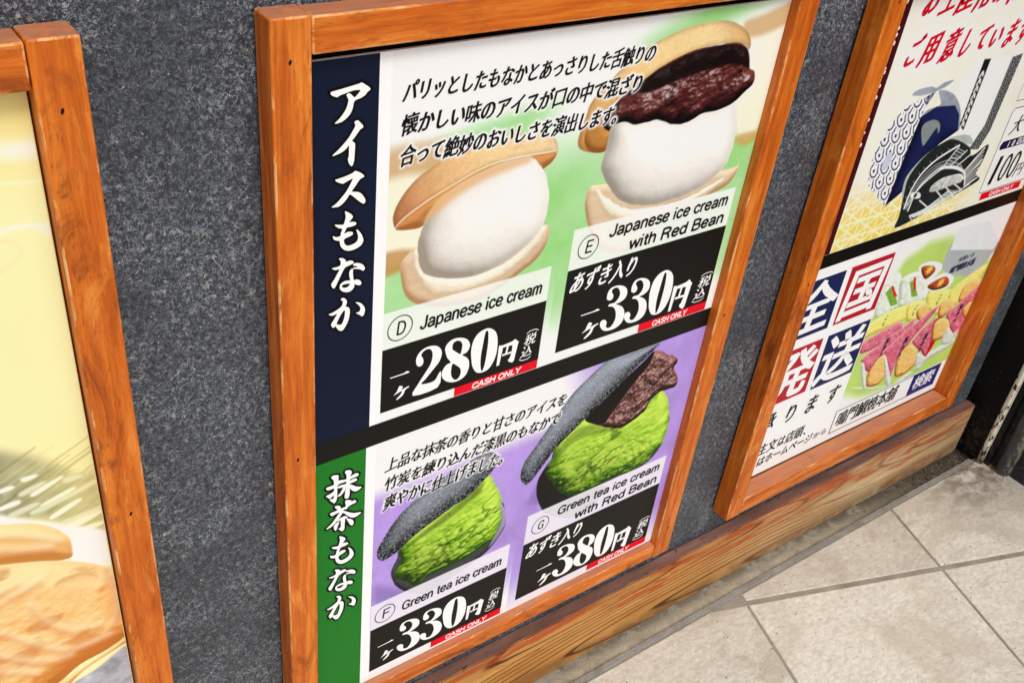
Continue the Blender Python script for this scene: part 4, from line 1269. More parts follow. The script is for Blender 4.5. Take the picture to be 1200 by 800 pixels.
cv.blob('kF2', (90, 84, 100), (200, 194, 210), 5, 0.8, 5, 47, alpha=0.7)
cv.blob('wF', (7, 8, 9), (140, 147, 158), 26, 0.8, 2.0, 43, (0.05, 0.50, 0.85), hb=1.6, gain=0.9, oct=3, gamma=2.6, fall=(0.6, 0.35, 0.45), speck=(1.3, 0.58, 0.4, (186, 194, 206)))
cv.fill('kG', (16, 16, 17), soft=0.8, vary=0.5)
cv.fill('k2G', (44, 46, 48), soft=1.0, vary=0.5)
matcha('mG', 52)
cv.fill('dG', (20, 36, 4), soft=3.0, alpha=0.45)
cv.blob('nG', (14, 5, 5), (160, 100, 90), 10, 5.5, 14, 53, (0.15, 0.7, 0.65), hb=1.0, spec=0.3, sp=24, edge=2.2, gain=0.62, oct=5, mid=(72, 34, 31), st=1.5, rot=0.9, big=2, crev=(6, 0.85, 0.0))
cv.fill('xG', (12, 9, 9), soft=0.7, alpha=1.0, vary=0.3)
cv.blob('wG', (7, 8, 9), (152, 160, 174), 24, 0.85, 2.0, 54, (-0.05, 0.5, 0.85), hb=1.6, gain=0.9, oct=3, gamma=2.4, fall=(0.9, 0.45, 0.5), speck=(1.3, 0.58, 0.4, (190, 198, 210)))
cv.glow(body2, 1.05, 1.5)
cap(108, 232, 310.5, 276.5, 0.74, (246, 244, 252)); cap(334, 261, 575.5, 314, 0.74, (246, 244, 252))
cv.build('green_tea_photo', Y2(1), P2)
for s_, a, b, c_, d_ in T2: brush_line(Flat(), s_, a, b, c_, d_, **BT2).build('text_line', Y2(3), BLACK, P2)

# --- title strips, black band
navy = Flat().rect(31.8, 560.2, 98.2, 950.4).build('title_strip', Y2(1), NAVY, P2)
green = Flat().rect(31.8, 137.0, 95.4, 533.2).build('title_strip', Y2(1), ink(28, 118, 34), P2)
Flat().rect(31.8, 532.6, 588.2, 560.6).build('divider_band', Y2(2), BLACK, P2)

GLY = {'ア': [('a_1',)], 'イ': [('i_1',)], 'ス': [('su_1',)], 'も': [('mo_1',)], 'な': [('na_1',), ('na_2',), ('na_3', 'na_3h')], 'か': [('ka_1', 'ka_1h'), ('ka_2',)]}
def sm(k): return smooth(TR[k], 3)
def title(parent, parts, fit=None, base=2, w=2.6):
    """brush glyph with its black outline; fit = (source box, target box)"""
    hal = Flat(); pieces = []
    for pc_ in parts:
        loops = [sm(k) for k in pc_]
        if fit:
            (a0, b0), (a1, b1) = fit
            loops = [(l - a0) / (b0 - a0) * (b1 - a1) + a1 for l in loops]
        for l in loops[:1]: hal.halo(l, w)
        for l in loops[1:]: hal.halo(l, w * 0.6)
        pieces.append(loops)
    hal.build('letter_outline', Y2(base), ink(6, 6, 8), parent)
    fl = Flat()
    return pieces
def title_group(parent, glyphs, base=2):
    k = 0
    for g_ in glyphs:
        parts, fit = g_ if isinstance(g_, tuple) else (g_, None)
        pcs = title(parent, parts, fit, base)
        k += 1
        for i, loops in enumerate(pcs):
            Flat().poly(*loops).build('letter_stroke', Y2(base + 1) - 0.00001 * i, WHITE, parent)
title_group(navy, [GLY[c] for c in 'アイスもなか'])
def box(parts):
    a = np.concatenate([TR[k] for p in parts for k in p])
    return a.min(0), a.max(0)
title_group(green, [[('mt_%d' % i,) for i in (2, 3, 4, 6, 7, 8, 1, 5)], [('ch_%d' % i,) for i in (2, 1, 3, 5, 4, 6, 7, 8, 9)]] +
            [(GLY[c], (box(GLY[c]), (np.array(t[:2], float), np.array(t[2:], float)))) for c, t in (('も', (54, 373, 83, 418)), ('な', (52, 329, 86, 368)), ('か', (50, 283, 87, 323)))])

# --- the four price cards
def en_sign(fl, dx=0, dz=0, fit=None):
    for k in ('en_1', 'en_2', 'en_3', 'en_4', 'en_5'):
        p = TR[k].copy()
        if fit is not None:
            a0, b0 = np.array([252.0, 581]), np.array([285.0, 612])
            p = (p - a0) / (b0 - a0) * (np.array(fit[2:]) - np.array(fit[:2])) + np.array(fit[:2])
        else: p = p + np.array([dx, dz])
        yield p
def price_card(x0, z0, x1, z1, digits, xs, zb, zt, rx0, rz0, rz1, letter, cxy, lines, azuki, ei, zei, ichi, ke, cash):
    card = Flat().rect(x0, z0, x1, z1).build('price_panel', Y2(2), BLACK, P2)
    for d, (a, b) in zip(digits, xs):
        if d == '2': loops = [TR['d2_1']]
        elif d == '3': loops = [TR['d3_1']]
        elif d == '8': loops = [TR['d8_1'], TR['d8_1h'], TR['d8_1i']]
        else: loops = [TR['d0_1'], TR['d0_1h']]
        mn, mx = loops[0].min(0), loops[0].max(0)
        loops = [smooth((l - mn) / (mx - mn) * np.array([b - a, zt - zb]) + np.array([a, zb]), 3) for l in loops]
        Flat().poly(*loops).build('price_digit', Y2(3), WHITE, card)
    ps = list(en_sign(None, fit=ei))
    for i, p in enumerate(ps): Flat().poly(p).build('yen_stroke', Y2(3) - 0.00002 * i, WHITE, card)
    fl = Flat()
    brush_column(fl, '税込', (zei[0] + zei[2]) / 2, (zei[2] - zei[0]) * 0.68, zei[3] - 7, zei[1] + 7, shear=0.18, fat=0.016, thin=0.0)
    cx_ = (zei[0] + zei[2]) / 2
    hw = (zei[2] - zei[0]) * 0.34
    for sg, zc in ((1, zei[3] - 6.0), (-1, zei[1] + 6.0)):
        sh = 0.18 * (zc - (zei[1] + zei[3]) / 2)
        fl.line([(cx_ + sh - hw, zc), (cx_ + sh - hw * 0.5, zc + sg * 2.6), (cx_ + sh + hw * 0.5, zc + sg * 2.8), (cx_ + sh + hw, zc + sg * 0.4)], 1.0)
    fl.build('tax_note', Y2(3), WHITE, card); fl = Flat()
    p = TR['ichi_1']; mn, mx = p.min(0), p.max(0)
    fl.poly((p - mn) / (mx - mn) * (np.array(ichi[2:]) - ichi[:2]) + ichi[:2])
    fl.build('unit_mark', Y2(3), WHITE, card); fl = Flat()
    p = TR['ke_1']; mn, mx = p.min(0), p.max(0)
    fl.poly(smooth((p - mn) / (mx - mn) * (np.array(ke[2:]) - ke[:2]) + ke[:2], 3))
    fl.build('unit_mark', Y2(3), WHITE, card); fl = Flat()
    if azuki: brush_line(fl, 'あずき入り', azuki[0], azuki[2], azuki[1], azuki[3], shear=0.22, rise=0.10, fat=0.035, thin=0.012, kana=0.95).build('filling_note', Y2(3), WHITE, card)
    red = Flat().rect(rx0, rz0, x1 - 0.6, rz1).build('cash_label', Y2(4), RED, card)
    latin(Flat(), 'CASH ONLY', cash[0], cash[1], rz0 + (rz1 - rz0 - cash[2]) / 2, cash[2], 0.2, 0.17).build('label_lettering', Y2(5), WHITE, card)
    for txt, a, b, zb_, cap_ in lines: latin(Flat(), txt, a, b, zb_, cap_, 0.10, 0.165).build('caption', Y2(3), BLACK, P2)
    cl = Flat()
    latin(cl, letter, cxy[0] - 4.4, cxy[0] + 6.2, cxy[1] - 8.0, 16.0, 0.10, 0.13)
    cl.ring(cxy[0], cxy[1], 13.6, 14.2, 1.1, shear=0.08)
    cl.build('circled_letter', Y2(3), BLACK, P2)
D_X = [(148, 181), (182, 216), (217, 251)]
price_card(110.2, 573, 311, 652, '280', D_X, 582, 639.5, 200, 561.6, 573.4, 'D', (129, 673.5), [('Japanese ice cream', 151.5, 302, 664.0, 15.6)], None, (252, 581, 284, 612), (283, 576, 306, 621), (120, 614.4, 143, 617.4), (125, 584, 143, 601), (222, 287, 7.4))
price_card(335, 573.5, 576, 682, '330', [(397, 434), (434, 469), (469, 506)], 580, 642.5, 462.5, 561.6, 573.9, 'E', (358.5, 707), [('Japanese ice cream', 386, 567, 711.5, 15.2), ('with Red Bean', 419, 567, 688, 15.2)], (342, 650, 440, 678), (507, 574, 545, 616), (546, 575, 576, 622), (365, 615, 393, 618.2), (371, 580, 394, 602), (484, 542, 7.6))
price_card(108.2, 152.5, 310.5, 232, '330', [(147, 181), (181, 214), (214, 250)], 161, 219.5, 199, 141, 152.9, 'F', (127.5, 253), [('Green tea ice cream', 150.5, 300, 243.5, 15.6)], None, (251, 160, 283, 191), (282, 156, 305, 201), (119, 193.4, 142, 196.4), (124, 163, 142, 180), (221, 286, 7.4))
price_card(334, 152.5, 575.5, 261, '380', [(395, 432), (432, 467), (467, 504)], 159, 221.5, 462, 141, 153.2, 'G', (357.5, 287), [('Green tea ice cream', 384, 566, 291.0, 15.0), ('with Red Bean', 417, 566, 267.5, 15.0)], (341, 229, 438, 257), (505, 153, 543, 195), (545, 154, 575, 201), (364, 194, 392, 197.2), (370, 159, 393, 181), (483, 541, 7.6))

# =================================================================== POSTER 3: gift boxes and parcels
def Y3(k): return F3Y - E_ * k
P3 = poster('gift_box_poster', 'souvenir poster with gift boxes above and red packets of cakes below', 772.0, 148.0, 1324.3, 961.0, F3Y, WHITE, back=-0.0016)
MAROON = ink(70, 14, 22)
BRED = ink(206, 12, 36)
head = Flat(); head_a = Flat(); head_b = Flat()
for ch, a, b, c_, d_ in (('ご', 860, 884, 835, 871), ('用', 893, 925, 834, 874), ('意', 937, 966, 832, 874), ('し', 976, 1000, 834, 873), ('て', 1012, 1038, 836, 872), ('い', 1044, 1070, 838, 868), ('ま', 1080, 1104, 835, 873), ('す', 1112, 1138, 835, 872)):
    for h_ in (head, head_a): brush_line(h_, ch, a, b, c_, d_, shear=0.22, rise=0.18, fat=0.062, thin=0.022, kana=1.05)
for ch, a, b, c_, d_ in (('お', 864, 892, 900, 940), ('土', 900, 930, 898, 939), ('産', 936, 970, 897, 940), ('用', 976, 1008, 897, 940), ('の', 1014, 1040, 900, 936), ('に', 1050, 1080, 898, 938)):
    for h_ in (head, head_b): brush_line(h_, ch, a, b, c_, d_, shear=0.22, rise=0.18, fat=0.062, thin=0.022, kana=1.05)
cv = Canvas(834.0, 568.0, 1323.6, 959.5, 1.0, (240, 238, 226))
X, Zz = cv.X, cv.Z
cv.c *= (1 + 0.06 * (fbm(X, Zz, 30, 61, 4) - 0.5) * 2)[..., None]
for k in range(60):                                        # paper fibres
    q0 = np.array([random.uniform(840, 1320), random.uniform(590, 955)]); a_ = random.uniform(0, 6.28)
    q1 = q0 + np.array([math.cos(a_), math.sin(a_)]) * random.uniform(8, 22)
    cv.line([q0, (q0 + q1) / 2 + np.array([random.gauss(0, 3), random.gauss(0, 3)]), q1], 0.5, (222, 216, 188), 0.6)
# yellow lattice ground under the boxes
w = cv.win(np.array([[834, 568], [1200, 690]]), 0)
lx, lz = cv.X[w] / 22.0, cv.Z[w] / 12.7
def hexl(u): return np.abs((u + 0.5) % 1 - 0.5)
la = np.minimum.reduce([hexl(lx), hexl(0.5 * lx + 0.5 * lz), hexl(0.5 * lx - 0.5 * lz), hexl(lz * 0.5) * 1.0])
msk = sst(695, 610, cv.Z[w]) * sst(1205, 1080, cv.X[w]) * (0.45 + 0.75 * fbm(cv.X[w], cv.Z[w], 40, 66, 3))
yc = np.where((la < 0.07)[..., None], lin(250, 240, 190), lin(240, 208, 96))
cv.put(w, np.clip(msk, 0, 1), yc)
# white paper bag with dark patterned side
cv.fill('bag', (246, 248, 246), soft=0.8, smoothn=0)
cv.fill('bstr', (22, 22, 24), soft=0.6, smoothn=0)
a_, b_ = TR['bstr'][:2].mean(0), TR['bstr'][2:].mean(0)
for t in np.linspace(0.22, 0.95, 8):
    q = a_ + (b_ - a_) * t
    cv.line([q + np.array([-3.5, -4]), q + np.array([0, 4]), q + np.array([3.5, -2])], 3.0, (235, 235, 235))
cv.fill('bpat', (40, 42, 44), soft=0.6, smoothn=0)
def seigaiha(key, r, fg, bgc, smoothn=0, wline=0.28, slope=0.0, al=1.0):
    p = TR[key]
    if smoothn: p = smooth(p, smoothn)
    w = cv.win(p, 2)
    d = cv.sd(p, w)
    X_, Z_ = cv.X[w], cv.Z[w] + slope * cv.X[w]
    col = np.tile(lin(bgc).reshape(1, 1, 3), X_.shape + (1,))
    row = np.floor(Z_ / (r * 0.5))
    done = np.zeros(X_.shape, bool)
    for kk in (-1, 0, 1, 2)[::1]:
        rr = row - 2 + (2 - kk)
        cz = rr * r * 0.5
        xo = np.where(rr % 2 == 0, 0.0, r)
        dx = (X_ - xo + r) % (2 * r) - r
        rad = np.sqrt(dx ** 2 + (Z_ - cz) ** 2) / r
        inside = (rad < 1) & ~done
        on = inside & (((rad * 3.0) % 1.0) > 1 - wline * 1.6)
        col[on] = lin(fg)
        done |= inside
    cv.put(w, sst(-0.6, 0.6, d) * al, col)
seigaiha('bpat', 13, (170, 172, 172), (38, 40, 43), wline=0.14)
# blue box with wave pattern and cut-out tail
cv.fill('arch', (150, 156, 170), soft=0.8, vary=0.3)
cv.blob('bxs', (10, 14, 44), (30, 38, 88), 30, 0.4, 14, 71, (0.5, 0.5, 0.7), smoothn=0)
seigaiha('bxf', 23.0, (246, 248, 252), (22, 24, 92), wline=0.40, slope=0.45)
cv.fill(TR['bxf'][[5, 6, 7]], (20, 26, 72), soft=1.0, smoothn=0, alpha=0.75)
cv.fill('wing', (156, 164, 184), soft=0.7, vary=0.25, vs=12)
cv.fill('hole', (132, 140, 140), soft=0.6, vary=0.2)
c0 = TR['bxf'].mean(0)
cv.fill([c0 + np.array([-14, -38]) + np.array([9 * math.cos(t), 14 * math.sin(t)]) for t in np.linspace(0, 6.28, 14, endpoint=False)], (196, 202, 220), soft=0.8)
# black bag cut like a fish, white line drawing
cv.fill('fback', (176, 184, 180), soft=0.8, vary=0.2)
cv.fill('fish', (34, 38, 38), soft=0.7, vary=0.5, vs=10)
for k, wd in (('f1', 3.4), ('f2', 2.6), ('f3', 2.4), ('f4', 2.2), ('f5', 2.0), ('f6', 2.0), ('f7', 2.2), ('f8', 2.2), ('f9', 2.2), ('f10', 3.0), ('f11', 2.4), ('f12', 2.0), ('f13', 1.8), ('f14', 1.8), ('f15', 1.8), ('f16', 1.8), ('mouthb', 3.2)):
    cv.line(k, wd, (236, 238, 234))
for t in np.linspace(0, 1, 9):
    a_, b_ = TR['f10'][0] * (1 - t) + TR['f12'][0] * t, TR['f10'][1] * (1 - t) + TR['f12'][1] * t
    cv.line([a_, (a_ + b_) / 2 + np.array([0, 2]), b_], 1.6, (230, 232, 228))
for t in np.linspace(0.0, 1, 7):
    a_ = TR['f4'][0] * (1 - t) + TR['f5'][-1] * t
    cv.line([a_, a_ + np.array([10, -9])], 1.5, (226, 230, 226))
for t in np.linspace(0.05, 0.95, 11):                       # edge of the scales on the back
    k = t * 5; i = int(k); f = smooth(TR['f1'], 8, False); q = f[int(t * (len(f) - 1))]
    cv.line([q + np.array([-7, 5]), q + np.array([-3, 1])], 1.6, (120, 128, 126))
def mixl(k1, k2, t, n=9):
    a_, b_ = smooth(TR[k1], 6, False), smooth(TR[k2], 6, False)
    ia, ib = np.linspace(0, len(a_) - 1, n).astype(int), np.linspace(0, len(b_) - 1, n).astype(int)
    return a_[ia] * (1 - t) + b_[ib] * t
for t in (0.3, 0.55, 0.8): cv.line(mixl('f1', 'f2', t), 1.3, (196, 200, 198), 0.8)
for t in (0.25, 0.5, 0.75): cv.line(mixl('f4', 'f5', t), 1.5, (222, 226, 222), 0.9)
for t in (0.33, 0.66): cv.line(mixl('f5', 'f6', t), 1.3, (222, 226, 222), 0.9)
for t in np.linspace(0.05, 0.95, 9):
    a_, b_, c_ = (smooth(TR[k], 12, False) for k in ('f4', 'f5', 'f6'))
    pick = lambda q: q[int(t * (len(q) - 1))]
    cv.line([pick(a_), pick(b_) + np.array([1.5, 0]), pick(c_)], 1.3, (222, 226, 222), 0.9)
for t in np.linspace(0.05, 0.95, 12):
    q = smooth(TR['f7'], 8, False); p_ = smooth(TR['f8'], 8, False)
    cv.line([q[int(t * (len(q) - 1))], p_[int(t * (len(p_) - 1))]], 1.0, (206, 210, 206), 0.8)
cv.fill('mouth', (206, 208, 204), soft=1.0, alpha=0.85, vary=0.5, vs=5)
cv.fill(smooth(TR['eye'], 4), (228, 230, 226), soft=0.6)
ec = TR['eye'].mean(0)
cv.fill([ec + 4.0 * np.array([math.cos(t), math.sin(t)]) for t in np.linspace(0, 6.28, 12, endpoint=False)], (30, 32, 32), soft=0.6)
cv.glow(head, 4.5, 3.2)
cv.glow(head, 2.2, 2.6)
cv.build('gift_photo', Y3(1), P3)
head_a.build('headline', Y3(3), BRED, P3); head_b.build('headline', Y3(3), BRED, P3)
edge_strip = Flat().rect(772.4, 568, 834, 960.5).build('edge_strip', Y3(1), MAROON, P3)
sc_ = Flat()
for zc in (921, 888.5, 880, 870, 838, 833, 815, 800, 770, 752, 735):
    r = random.uniform(1.6, 3.2)
    sc_.add([(822.5 + r * math.cos(t) * 0.9, zc + r * math.sin(t)) for t in np.linspace(0, 6.28, 14, endpoint=False)], [tuple(range(14))])
sc_.build('lace_pattern', Y3(2), ink(240, 238, 228), edge_strip)
Flat().rect(772.4, 544.5, 1323.8, 567.8).build('divider_band', Y3(2), ink(18, 16, 14), P3)
# price box at the right edge
pb = Flat().poly([(1187, 588), (1187, 722), (1192, 728), (1322, 728), (1322, 588)]).build('price_box', Y3(2), ink(248, 247, 240), P3)
Flat().line([(1322, 588), (1186, 588), (1186, 722), (1191, 728.5), (1322, 728.5)], 1.3).build('box_outline', Y3(3), BLACK, pb)
Flat().line([(1322, 741), (1185, 741), (1185, 835), (1322, 835)], 1.3).build('box_outline', Y3(2), BLACK, P3)
fl = Flat(); brush_line(fl, '大', 1204, 1232, 684, 714, shear=0.2, rise=0.08, fat=0.03, thin=-0.006)
for i, ch in enumerate('100'):
    W_, F_, N_, Ed = glyph(ch)
    a = 1196 + i * 25
    mn, mx = W_.min(0), W_.max(0)
    P_ = (W_ + N_ * np.array([0.012, -0.012]) - mn) / (mx - mn)
    wd = 8 if ch == '1' else 21
    fl.add(np.stack([a + (5 if ch == '1' else 0) + P_[:, 0] * wd + 7 * P_[:, 1], 599 + P_[:, 1] * 49], 1), F_)
brush_line(fl, '円', 1271, 1295, 600, 624, shear=0.2, rise=0.04, fat=0.02, thin=-0.004)
fl.build('lettering', Y3(4), BLACK, pb)
Flat().poly(smooth([(1194, 660), (1191, 667), (1196, 674), (1322, 675), (1322, 659)], 1)).build('navy_pill', Y3(3), ink(18, 22, 66), pb)
brush_line(Flat(), '10匹用', 1212, 1266, 661, 673, shear=0.2, rise=0.0, fat=0.03, thin=0.02).build('pill_lettering', Y3(4), WHITE, pb)
Flat().rect(1195, 573.5, 1309, 586).build('cash_label', Y3(3), RED, pb)
latin(Flat(), 'CASH ONLY', 1219, 1287, 576.2, 6.8, 0.22, 0.17).build('label_lettering', Y3(4), WHITE, pb)

# lower half: squares with white characters
for ch, (x0, z0, x1, z1), c_ in (('全', (790, 423, 892, 526), (28, 36, 84)), ('国', (904.5, 423, 1007, 527), (182, 24, 42)), ('発', (790, 300, 892, 404), (182, 24, 42)), ('送', (904.5, 298, 1008, 404), (28, 36, 84))):
    sq = Flat().rect(x0, z0, x1, z1).build('character_square', Y3(2), ink(*c_), P3)
    brush_line(Flat(), ch, x0 + 4, x1 - 4, z0 + 7, z1 - 7, shear=0.10, rise=0.02, fat=0.034, thin=0.026).build('character', Y3(3), WHITE, sq)
fl = Flat()
for ch, a in (('承', 805), ('り', 858), ('ま', 908), ('す', 962)):
    brush_line(fl, ch, a, a + 31, 245, 282, shear=0.12, rise=0.06, fat=0.03, thin=0.02, kana=1.0)
l1_ = fl; fl = Flat()
for ch, a, b in (('注', 812, 838), ('文', 840, 862), ('は', 864, 882), ('店', 884, 905), ('頭', 905, 927)):
    brush_line(fl, ch, a, b, 193, 217, shear=0.1, rise=0.02, fat=0.022, thin=0.018, kana=0.95)
fl.add([(929, 196), (935, 193), (936, 195), (931, 199)], [(0, 1, 2, 3)])
l2_ = fl; fl = Flat()
for i, ch in enumerate('はホームページ'):
    brush_line(fl, ch, 824 + i * 19.5, 824 + (i + 1) * 19.5, 167, 188, shear=0.1, rise=0.02, fat=0.022, thin=0.018, kana=0.95)
brush_line(fl, 'から', 962, 1000, 169, 184, shear=0.1, rise=0.02, fat=0.014, thin=0.01)
for q_ in (l1_, l2_, fl): q_.build('text_line', Y3(3), BLACK, P3)
note = l1_
cv = Canvas(1010.0, 215.5, 1323.6, 543.5, 1.0, (252, 253, 252))
X, Zz = cv.X, cv.Z
GR = (186, 216, 110)
cv.fill([(1040, 505), (1170, 520), (1330, 430), (1330, 205), (1150, 205), (1000, 250), (1000, 380)], GR, soft=16, smoothn=2, vary=0.10, vs=30)
cv.fill('sil', (176, 184, 186), soft=0.8, smoothn=0, vary=0.08, vs=30)
cv.fill('silt', (228, 232, 234), soft=0.8, smoothn=0, vary=0.05)
def cake(k, seed):
    cv.blob(k, (156, 92, 30), (255, 222, 146), 9, 1.6, 7, seed, (0.2, 0.7, 0.75), hb=1.0, mid=(234, 178, 92))
    p = smooth(TR[k], 4); c0 = p.mean(0)
    for f_ in (0.75, 0.5, 0.25): cv.line(np.concatenate([c0 + (p - c0) * f_, (c0 + (p - c0) * f_)[:1]]), 1.0, (200, 136, 58), 0.45, soft=0.9, smoothn=0)
for k in ('pk1', 'pk2'): cv.blob(k, (170, 190, 160), (244, 250, 240), 10, 4.0, 14, 81, (0.3, 0.7, 0.8), mid=(216, 228, 208), spec=0.15, sp=25)
for k in ('lb1', 'lb2'): cv.fill(k, (128, 170, 62), soft=0.7, smoothn=0, vary=0.3, vs=4)
for k in ('rd1', 'rd2'): cv.fill(k, (214, 36, 40), soft=0.6, smoothn=0)
for k in ('cup1', 'cup2'): cv.fill(k, (236, 240, 238), soft=0.8)
for k in ('cup1i', 'cup2i'):
    cv.blob(k, (90, 24, 14), (196, 86, 40), 6, 1.6, 5, 83)
    c0 = TR[k].mean(0)
    cv.fill([c0 + np.array([1, 2]) + (10.5 if i % 2 else 5.0) * np.array([1.2 * math.cos(t), math.sin(t)]) for i, t in enumerate(np.linspace(0, 6.28, 18, endpoint=False))], (244, 196, 96), soft=0.7, smoothn=0)
for i, k in enumerate(('y1', 'y2', 'y3', 'y4')): cv.blob(k, (196, 176, 70), (252, 242, 150), 9, 1.8, 10, 90 + i, (0.3, 0.7, 0.8), mid=(244, 226, 112))
for i, k in enumerate(('t0', 't1', 't2')): cake(k, 95 + i)
cv.blob('sv', (150, 156, 150), (240, 242, 238), 6, 1.5, 8, 99, (0.2, 0.7, 0.8), mid=(208, 212, 204))
def packet(k, seed):
    p = TR[k]
    w = cv.win(p, 3)
    cv.blob(k, (140, 24, 52), (226, 132, 150), 7, 2.6, 13, seed, (0.3, 0.7, 0.75), smoothn=2, mid=(200, 70, 98), spec=0.15, sp=30)
    d = cv.sd(smooth(p, 2), w)
    uu, vv = (cv.X[w] + cv.Z[w]) / 7.0, (cv.X[w] - cv.Z[w]) / 7.0
    cv.put(w, sst(1.6, 0.3, np.abs(d)) * 0.75, lin(244, 214, 218).reshape(1, 1, 3))
    cv.put(w, sst(0, 1, d) * ((np.abs(uu % 1 - .5) > .42) | (np.abs(vv % 1 - .5) > .42)) * 0.35, lin(236, 150, 168).reshape(1, 1, 3))
for i, k in enumerate(('p1', 'p2')): packet(k, 101 + i)
for i, k in enumerate(('p3', 'p4', 'p5')): packet(k, 104 + i)
for k in ('k1',): cv.fill(k, (196, 14, 40), soft=0.8, vary=0.3)
for i, k in enumerate(('h5', 'h1', 'h2', 'h3', 'h4')):
    if k in TR: cv.fill(TR[k] + np.array([-2.0, 1.5]), (110, 20, 26), soft=1.5, alpha=0.8)
    if k in TR: cake(k, 110 + i)
for k in ('sv1', 'sv2', 'sv3', 'sv4'): cv.blob(k, (150, 150, 156), (246, 246, 248), 5, 1.4, 6, 121, alpha=0.8)
labels_ = []
for k, ss, da, sz in (('p2', '黒あん', 0.4, 13), ('p3', '黒あん', 0.5, 14), ('p4', '黒あん', 0.55, 14), ('p5', '黒あん', 0.55, 13), ('y1', 'こし', 0.5, 11), ('y2', 'こし', 0.5, 11), ('y3', 'こし', 0.5, 11)):
    c0 = TR[k].mean(0)
    small = Flat(); labels_.append(small)
    for i, ch in enumerate(ss):
        brush_line(small, ch, c0[0] - 14 - i * 1.2, c0[0] - 14 - i * 1.2 + sz, c0[1] + 6 - i * sz, c0[1] + 6 - i * sz + sz, shear=0.1, fat=0.03, thin=0.02)
small = Flat(); labels_.append(small)
brush_line(small, '鳴門鯛焼本舗', 1196, 1268, 436, 450, shear=0.1, fat=0.03, thin=0.02)
brush_line(small, '天然いき', 1210, 1258, 455, 464, shear=0.1, fat=0.03, thin=0.02)
cv.glow(note, 1.5, 1.6)
cv.build('parcel_photo', Y3(1), P3)
for small in labels_: small.build('packet_lettering', Y3(4), ink(34, 36, 70), P3)
sb = Flat().rect(1009, 164, 1308, 215).build('search_box', Y3(2), ink(250, 250, 250), P3)
Flat().frame([(1009, 164), (1308, 164), (1308, 213), (1009, 213)], 1.6).build('box_outline', Y3(4), BLACK, sb)
Flat().rect(1225, 164.9, 1307.2, 212.2).build('search_button', Y3(3), ink(16, 40, 124), sb)
brush_line(Flat(), '鳴門鯛焼本舗', 1018, 1186, 174, 207, shear=0.10, rise=0.02, fat=0.028, thin=0.020).build('lettering', Y3(4), BLACK, sb)
brush_line(Flat(), '検索', 1236, 1296, 175, 206, shear=0.10, rise=0.02, fat=0.022, thin=0.016).build('lettering', Y3(4), WHITE, sb)

# =================================================================== POSTER 1: yellow poster with cakes
P1 = poster('cake_poster', 'yellow poster of pale golden fish shaped cakes at the left edge', -719.0, 143.0, -165.8, 962.0, F1Y, ink(226, 214, 158))
cv = Canvas(-718.5, 143.5, -166.6, 961.5, 1.1, (238, 222, 138))
X, Zz = cv.X, cv.Z
g0 = sst(962, 860, Zz)
base = lin(240, 218, 140).reshape(1, 1, 3) * (1 - g0[..., None]) + lin(246, 236, 176).reshape(1, 1, 3) * g0[..., None]
cv.c = base * (1 + 0.05 * (fbm(X, Zz, 120, 131, 3) - 0.5))[..., None]
cv.fill('w1', (252, 250, 236), soft=9, alpha=0.95)
cv.fill('w2', (250, 244, 206), soft=1.6, alpha=0.9)
cv.fill('w3', (250, 246, 222), soft=2.6, alpha=0.95)
cv.fill('w4', (236, 226, 176), soft=3.0, alpha=0.9)
for k in range(9):
    zc = 620 - k * 34
    cv.line([(-420, zc - 40), (-300, zc), (-165, zc + 36)], 9, (250, 240, 190), 0.35, soft=6)
cv.fill('mat', (150, 146, 112), soft=8, alpha=0.9, vary=0.4, vs=14)
for k in range(26):
    q0 = TR['mat'].min(0) + (TR['mat'].max(0) - TR['mat'].min(0)) * np.array([random.random(), random.uniform(0.02, 0.8)])
    c_ = random.choice([(70, 66, 48), (96, 92, 66), (206, 204, 176), (60, 56, 42)])
    cv.line([q0, q0 + np.array([48, 24])], random.uniform(1.2, 3.0), c_, 0.45, soft=1.2)
for i in range(1, 9): cv.fill('s%d' % i, (240, 244, 226), soft=1.2)
for i in range(1, 6): cv.fill('q%d' % i, (214, 216, 190), soft=1.6)
gm = sst(-250, -170, X) * sst(360, 520, Zz) * sst(TR['mat'].max(0)[1] + 30, TR['mat'].max(0)[1] - 40, Zz)
cv.c = cv.c * (1 - 0.45 * gm[..., None]) + lin(244, 232, 150) * 0.45 * gm[..., None]
cv.fill('cloth', (246, 240, 232), soft=3)
cv.fill('sh', (176, 176, 184), soft=2, vary=0.6, vs=12)
cv.fill([(-190, 160), (-165, 190), (-165, 140), (-200, 140)], (250, 250, 252), soft=4)
cv.blob('cakeb', (196, 130, 60), (250, 222, 160), 22, 1.2, 22, 141, (0.1, 0.8, 0.6), hb=3, mid=(236, 186, 116))
cv.blob('fin', (206, 140, 60), (252, 224, 160), 5, 0.5, 8, 143, (0.1, 0.8, 0.6))
cv.blob('cake', (188, 112, 44), (252, 226, 168), 36, 3.2, 24, 142, (0.05, 0.75, 0.7), hb=3, mid=(236, 176, 100), oct=5, gain=0.5)
w = cv.win(TR['cake'], 2)
mk = sst(0, 8, cv.sd(smooth(TR['cake'], 4), w)) * sst(0.46, 0.66, fbm(cv.X[w] * 0.6 + cv.Z[w] * 0.5, cv.Z[w] - 0.3 * cv.X[w], 22, 151, 4, 0.6)) * 0.6
cv.put(w, mk, lin(206, 118, 44).reshape(1, 1, 3))
for k in ('r1', 'r2', 'r3', 'r4', 'r5', 'r6', 'r7', 'r8', 'r9'):
    cv.line(TR[k] + np.array([0, 5.0]), 7, (255, 240, 200), 0.42, soft=6)
    cv.line(TR[k] + np.array([0, -2.5]), 5, (200, 112, 40), 0.42, soft=6)
cv.blob('ring', (214, 150, 84), (246, 208, 150), 10, 0.4, 8, 144, (0.1, -0.6, 0.8), hb=2, soft=2.5, alpha=0.7)
